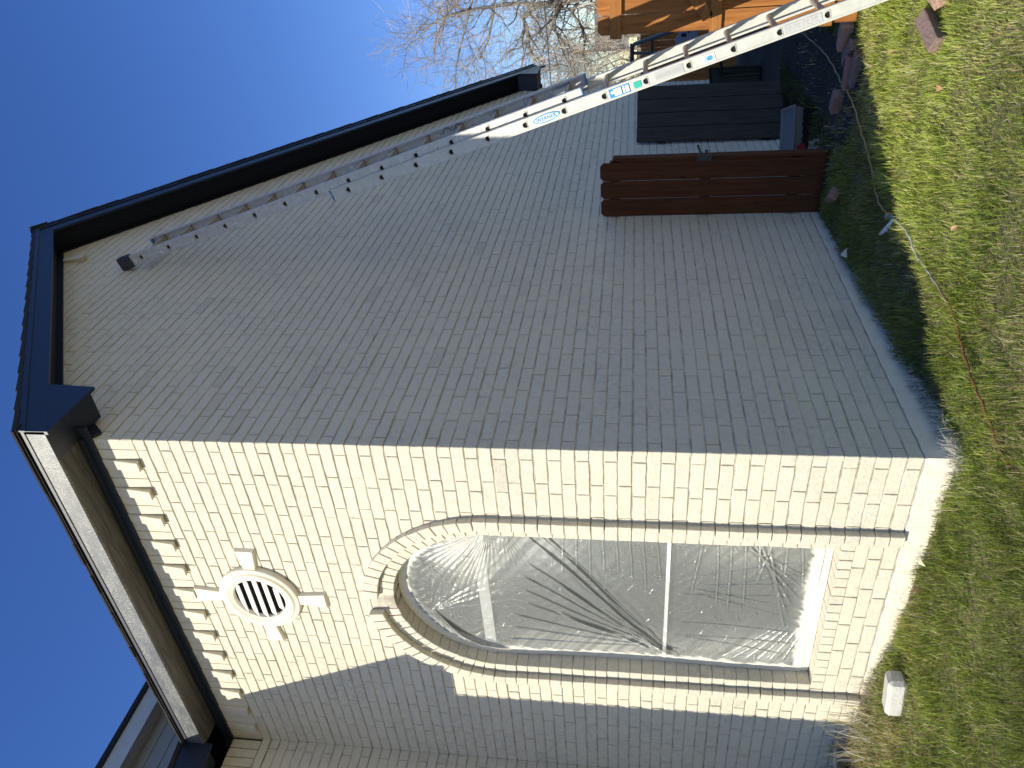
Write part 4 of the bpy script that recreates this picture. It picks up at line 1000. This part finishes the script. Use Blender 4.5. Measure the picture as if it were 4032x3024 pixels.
# ------------------------------------------------------------------ back yard beyond the gate opening
PM = simple('dark_blue_grey_metal', (.045, .058, .085), .45, .2, .2, 20)
ch = empty('garden_frame', (7.7, -.55, -.1), label='dark blue-grey metal garden frame standing beyond the gate opening', cat='metal frame')
for nm, pts, r_ in (('top_bar', [(7.6, -.61, 1.52), (7.6, -.76, .99), (7.6, -.80, .84)], .026), ('post', [(7.6, -.62, 1.54), (7.6, -.30, 1.54)], .028), ('cross_bar', [(7.62, -.50, 1.53), (7.62, -.47, .60)], .021), ('cross_bar', [(7.62, -.66, 1.285), (7.62, -.30, 1.27)], .017)):
    bm = bmesh.new(); tube(bm, pts, r_, 6); bmobj(nm, bm, PM, ch)
gp = bmobj('folding_seat', (lambda b: (prism(b, [(7.5, -.77, .92), (7.5, -.80, .80), (7.5, -.74, .72), (7.5, -.65, .70), (7.5, -.47, .86), (7.5, -.49, .98), (7.5, -.66, 1.0)], (.05, 0, 0)), b)[1])(bmesh.new()), simple('grey_plastic', (.20, .24, .30), .45), None, label='grey moulded plastic seat back with handle slot beyond the gate opening', cat='chair'); bevel(gp, .015, 2)
bm = bmesh.new(); prism(bm, [(7.49, -.71+.022*math.cos(t), .895+.035*math.sin(t)) for t in [6.283*i/14 for i in range(14)]], (.009, 0, 0)); prism(bm, [(7.49, -.745+.011*math.cos(t), .835+.014*math.sin(t)) for t in [6.283*i/10 for i in range(10)]], (.009, 0, 0)); bmobj('handle_slot', bm, BLACK, gp)
gt = empty('glass_table', (7.9, -.1, -.12), label='black framed glass garden table tipped on its side in the shade', cat='table')
FR = simple('black_metal', (.012, .012, .014), .4, .3)
bm = bmesh.new()
for a, b in (((7.8, -.22, .52), (7.8, .30, .45)), ((7.8, -.22, -.12), (7.8, .30, -.2)), ((7.8, .02, .49), (7.8, .02, -.16)), ((7.8, .28, .45), (7.8, .28, -.2)), ((7.8, -.22, .52), (7.8, -.22, -.12))): tube(bm, [a, b], .018, 6)
bmobj('table_frame', bm, FR, gt)
_a = N('table_glass'); _a.col(_a.mix(_a.noise(9, 5, .7), (.010, .016, .014), (.05, .075, .055))); _a.rough(.08); TG = _a.m
bm = bmesh.new(); box(bm, 7.805, 7.811, -.22, .28, -.14, .5); bmobj('table_top', bm, TG, gt)
for a, b in (((7.7, -.5, .45), (7.7, -.52, -.12)), ((7.7, -.12, .42), (7.7, -.14, -.12)), ((7.7, -.5, .40), (7.7, -.12, .38))):
    bm = bmesh.new(); tube(bm, [a, b], .02, 6); bmobj('leg', bm, FR, gt)
# far cedar fence
ff = empty('back_fence', (10.5, -1, -.12), label='far orange cedar fence across the back of the yard', cat='fence')
for i in range(52):
    yc = -3.4 + .105*i
    picket(ff, 'board', CEDAR, (10.5, yc), uy, ux, .100, -.12, 1.42+jit(.012), ear=False)
for z_ in (.2, 1.18):
    bm = bmesh.new(); box(bm, 10.45, 10.497, -3.45, 2.1, z_, z_+.09); bmobj('rail', bm, CEDARX, ff)
# neighbour's house
nh = empty('neighbour_house', (24, 0, -.12), label='low brick neighbour house with weathered grey-brown roof beyond the fence', cat='house')
_a = N('neighbour_brick'); bt = _a.n('ShaderNodeTexBrick'); bt.inputs['Scale'].default_value = 5; bt.inputs['Color1'].default_value = (.42, .20, .15, 1); bt.inputs['Color2'].default_value = (.33, .15, .11, 1); bt.inputs['Mortar'].default_value = (.6, .55, .5, 1)
_a.l(_a.vec((1, 1, 1), (R(90), 0, R(90))), bt.inputs['Vector']); _a.col(bt.outputs['Color']); _a.rough(.9)
bm = bmesh.new(); box(bm, 24, 30, -8, 2.25, -.2, 1.72); bmobj('wall', bm, _a.m, nh)
_a = N('weathered_shingle'); _a.col(_a.mix(_a.noise(20, 5, .7), (.15, .135, .12), (.26, .235, .21))); _a.rough(.95); _a.bump(_a.noise(90, 3), 1, .02)
bm = bmesh.new(); prism(bm, [(23.5, -8.6, 1.80), (23.5, 2.60, 1.80), (26.2, 3.10, 2.86), (26.2, -8.6, 2.86)], (.05, 0, .05)); bmobj('roof', bm, _a.m, nh)
bm = bmesh.new(); box(bm, 23.44, 23.5, -8.6, 2.6, 1.70, 1.83); bmobj('fascia', bm, WHITEP, nh)
# bare trees
BARK = simple('grey_bark', (.23, .20, .165), .9, 0, .3, 6); TWIG = simple('brown_twigs', (.40, .345, .28), .9, 0, .3, 3)
def grow(bmT, bmC, p, d, L, r, depth, rnd, up=0.0, droop=0.0, cut=.012, split=(2, 3)):
    n = 4; pts = [p]; rs = [r]
    for i in range(n):
        d = (d + Vector((rnd.gauss(0, .20), rnd.gauss(0, .20), rnd.gauss(0, .20) + up - droop))).normalized(); p = p + d*L/n; pts.append(p); rs.append(max(r*(1-.42*(i+1)/n), .0035))
    tube(bmT if r > cut*1.6 else bmC, pts, rs, 5 if r > .03 else 3, cap=False)
    if depth <= 0: return
    k = rnd.randint(*split)
    for j in range(k):
        t = 1.0 if j == 0 else rnd.uniform(.35, .95); q = pts[min(n, int(t*n))]
        ax = Vector((rnd.gauss(0, 1), rnd.gauss(0, 1), rnd.gauss(0, 1))).normalized()
        nd = (d + ax*(.35 if j == 0 else .85)).normalized()
        grow(bmT, bmC, q, nd, L*rnd.uniform(.62, .86), rs[-1]*(.9 if j == 0 else .62), depth-1, rnd, up, droop, cut, split)
    for j in range(2):
        q = pts[rnd.randint(1, n)]; nd = (d + Vector((rnd.gauss(0, .9), rnd.gauss(0, .9), rnd.gauss(0, .9)))).normalized()
        if depth > 1: grow(bmT, bmC, q, nd, L*.5, rs[-1]*.35, depth-2 if depth > 2 else 0, rnd, up, droop, cut, split)
def tree(name, base, limbs, label, seed, trunk_r=.2, trunk_top=None, **k):
    rnd = random.Random(seed); bT, bC = bmesh.new(), bmesh.new(); base = Vector(base)
    t = empty(name, base, label=label, cat='tree', group='bare trees beyond the fence')
    top = Vector(trunk_top); tube(bT, [base, base.lerp(top, .5)+Vector((.1, .08, 0)), top], [trunk_r*1.25, trunk_r, trunk_r*.8], 10)
    for pts, r, dep in limbs:
        P = [Vector(q_) for q_ in pts]; n = len(P)
        rs = [r*(1-.6*i/(n-1)) for i in range(n)]; tube(bT, P, rs, 7, cap=False)
        for i in range(1, n):
            for j in range(3 if i < n-1 else 4):
                seg = (P[i]-P[i-1]).normalized(); q_ = P[i-1].lerp(P[i], rnd.uniform(.3, 1)) if i < n-1 or j else P[i]
                nd = (seg*.8 + Vector((rnd.gauss(0, .7), rnd.gauss(0, .8), rnd.gauss(0, .8)))).normalized()
                grow(bT, bC, q_, nd, rnd.uniform(.9, 1.4)*k.get('len', 1), rs[i]*.55, dep, rnd, .02, k.get('droop', 0))
    o = bmobj('trunk', bT, BARK, t); o = bmobj('crown', bC, TWIG, t); return t

limbs = [
 ([(15.2, -2.6, 2.2), (15.1, -1.0, 2.9), (15, -.15, 2.5), (15, -.08, 3.6), (15, .15, 3.92), (15, .37, 3.84), (15, .77, 3.83), (15, 1.05, 3.70)], .085, 3),
 ([(15.2, -2.4, 3.2), (15, -.5, 2.7), (15, .1, 3.17), (15, .35, 3.3), (15, .58, 3.14), (15, .89, 2.98), (15, 1.2, 2.92)], .06, 3),
 ([(15.2, -2.4, 2.6), (15, -.5, 2.5), (15, .12, 2.84), (15, .43, 2.63), (15, .65, 2.58), (15, 1.0, 2.64)], .05, 3),
 ([(15.2, -2.2, 3.4), (15, -.7, 3.4), (15, -.12, 3.70), (15, -.13, 4.2), (15, -.09, 4.75), (15, -.03, 5.33), (15, .10, 5.8), (15, .27, 6.15)], .055, 3),
 ([(15.2, -2.0, 4.0), (15, -1.0, 4.8), (15, -.4, 5.2), (15, .0, 5.6), (15, .45, 5.9), (15.1, .8, 6.0)], .045, 3),
 ([(15.2, -1.6, 4.2), (15, -.6, 4.4), (15.2, .1, 4.6), (15.2, .6, 4.75), (15, .95, 4.95)], .04, 3),
 ([(15.2, -1.5, 4.8), (15, -.5, 4.9), (15.2, .2, 5.2), (15.2, .7, 5.4), (15, 1.05, 5.5)], .035, 3)]
tree('bare_tree', (15.2, -3.4, -.12), limbs, 'big bare tree with crooked grey limbs reaching past the gable eave', 5, .26, (15.2, -2.6, 3.2), len=.62)
lm2 = []
rnd = random.Random(3)
for i in range(16):
    y0 = 2.45 + i*.11; lm2.append(([(21, y0, -.1), (21+rnd.uniform(-.4,.4), y0+rnd.uniform(-.25,.25), 1.0), (21, y0+rnd.uniform(-.4,.4), 1.9), (21, y0+rnd.uniform(-.5,.5), 2.45+rnd.uniform(-.3,.3))], .035, 3))
tree('bare_thicket', (21, 2.0, -.12), lm2, 'tangled brown leafless thicket standing behind the far fence', 9, .05, (21, 2.0, 1.2), len=.75)
lm3 = []
for i in range(14):
    y0 = -1.6 + i*.27; lm3.append(([(19, y0, -.1), (19, y0+rnd.uniform(-.3,.3), 1.6), (19, y0+rnd.uniform(-.4,.4), 2.8), (19, y0+rnd.uniform(-.5,.5), 3.5)], .035, 3))
tree('bare_thicket', (19, -.6, -.12), lm3, 'taller brown leafless thicket rising behind the cedar gate top', 19, .05, (19, -.6, 1.2), len=.8)
bm = bmesh.new(); tube(bm, [(20, 1.91, -.1), (20, 1.88, 3.3)], [.035, .03], 8); bmobj('thin_pole', bm, simple('rusty_pole', (.20, .12, .09), .7), None, label='thin rusty brown pole standing in front of the thicket', cat='pole')
WIRE = simple('overhead_cable', (.30, .31, .33), .5); WIRED = simple('dark_cable', (.04, .04, .045), .6)
for (ya, za, yb, zb_, r_, mt, lb) in ((-.31, 3.33, 1.37, 3.27, .012, WIRED, 'dark overhead cable, lowest of the wires behind the tree'), (-.36, 4.2, 1.01, 4.18, .009, WIRE, 'pale overhead cable, second from the lowest'), (-.37, 4.33, 1.04, 4.31, .007, WIRE, 'pale overhead cable just above the second wire'), (-.23, 4.65, 1.09, 4.62, .005, WIRE, 'thin pale overhead cable, fourth from the lowest'), (-.15, 5.55, 1.32, 5.52, .005, WIRE, 'thin pale overhead cable, highest near the twig tips')):
    d = Vector((0, yb-ya, zb_-za)); a = Vector((14, ya, za)); bm = bmesh.new(); tube(bm, [a-d*12, a+d*20], r_, 5)
    bmobj('overhead_wire', bm, mt, None, label=lb, cat='cable', group='overhead wires behind the tree')
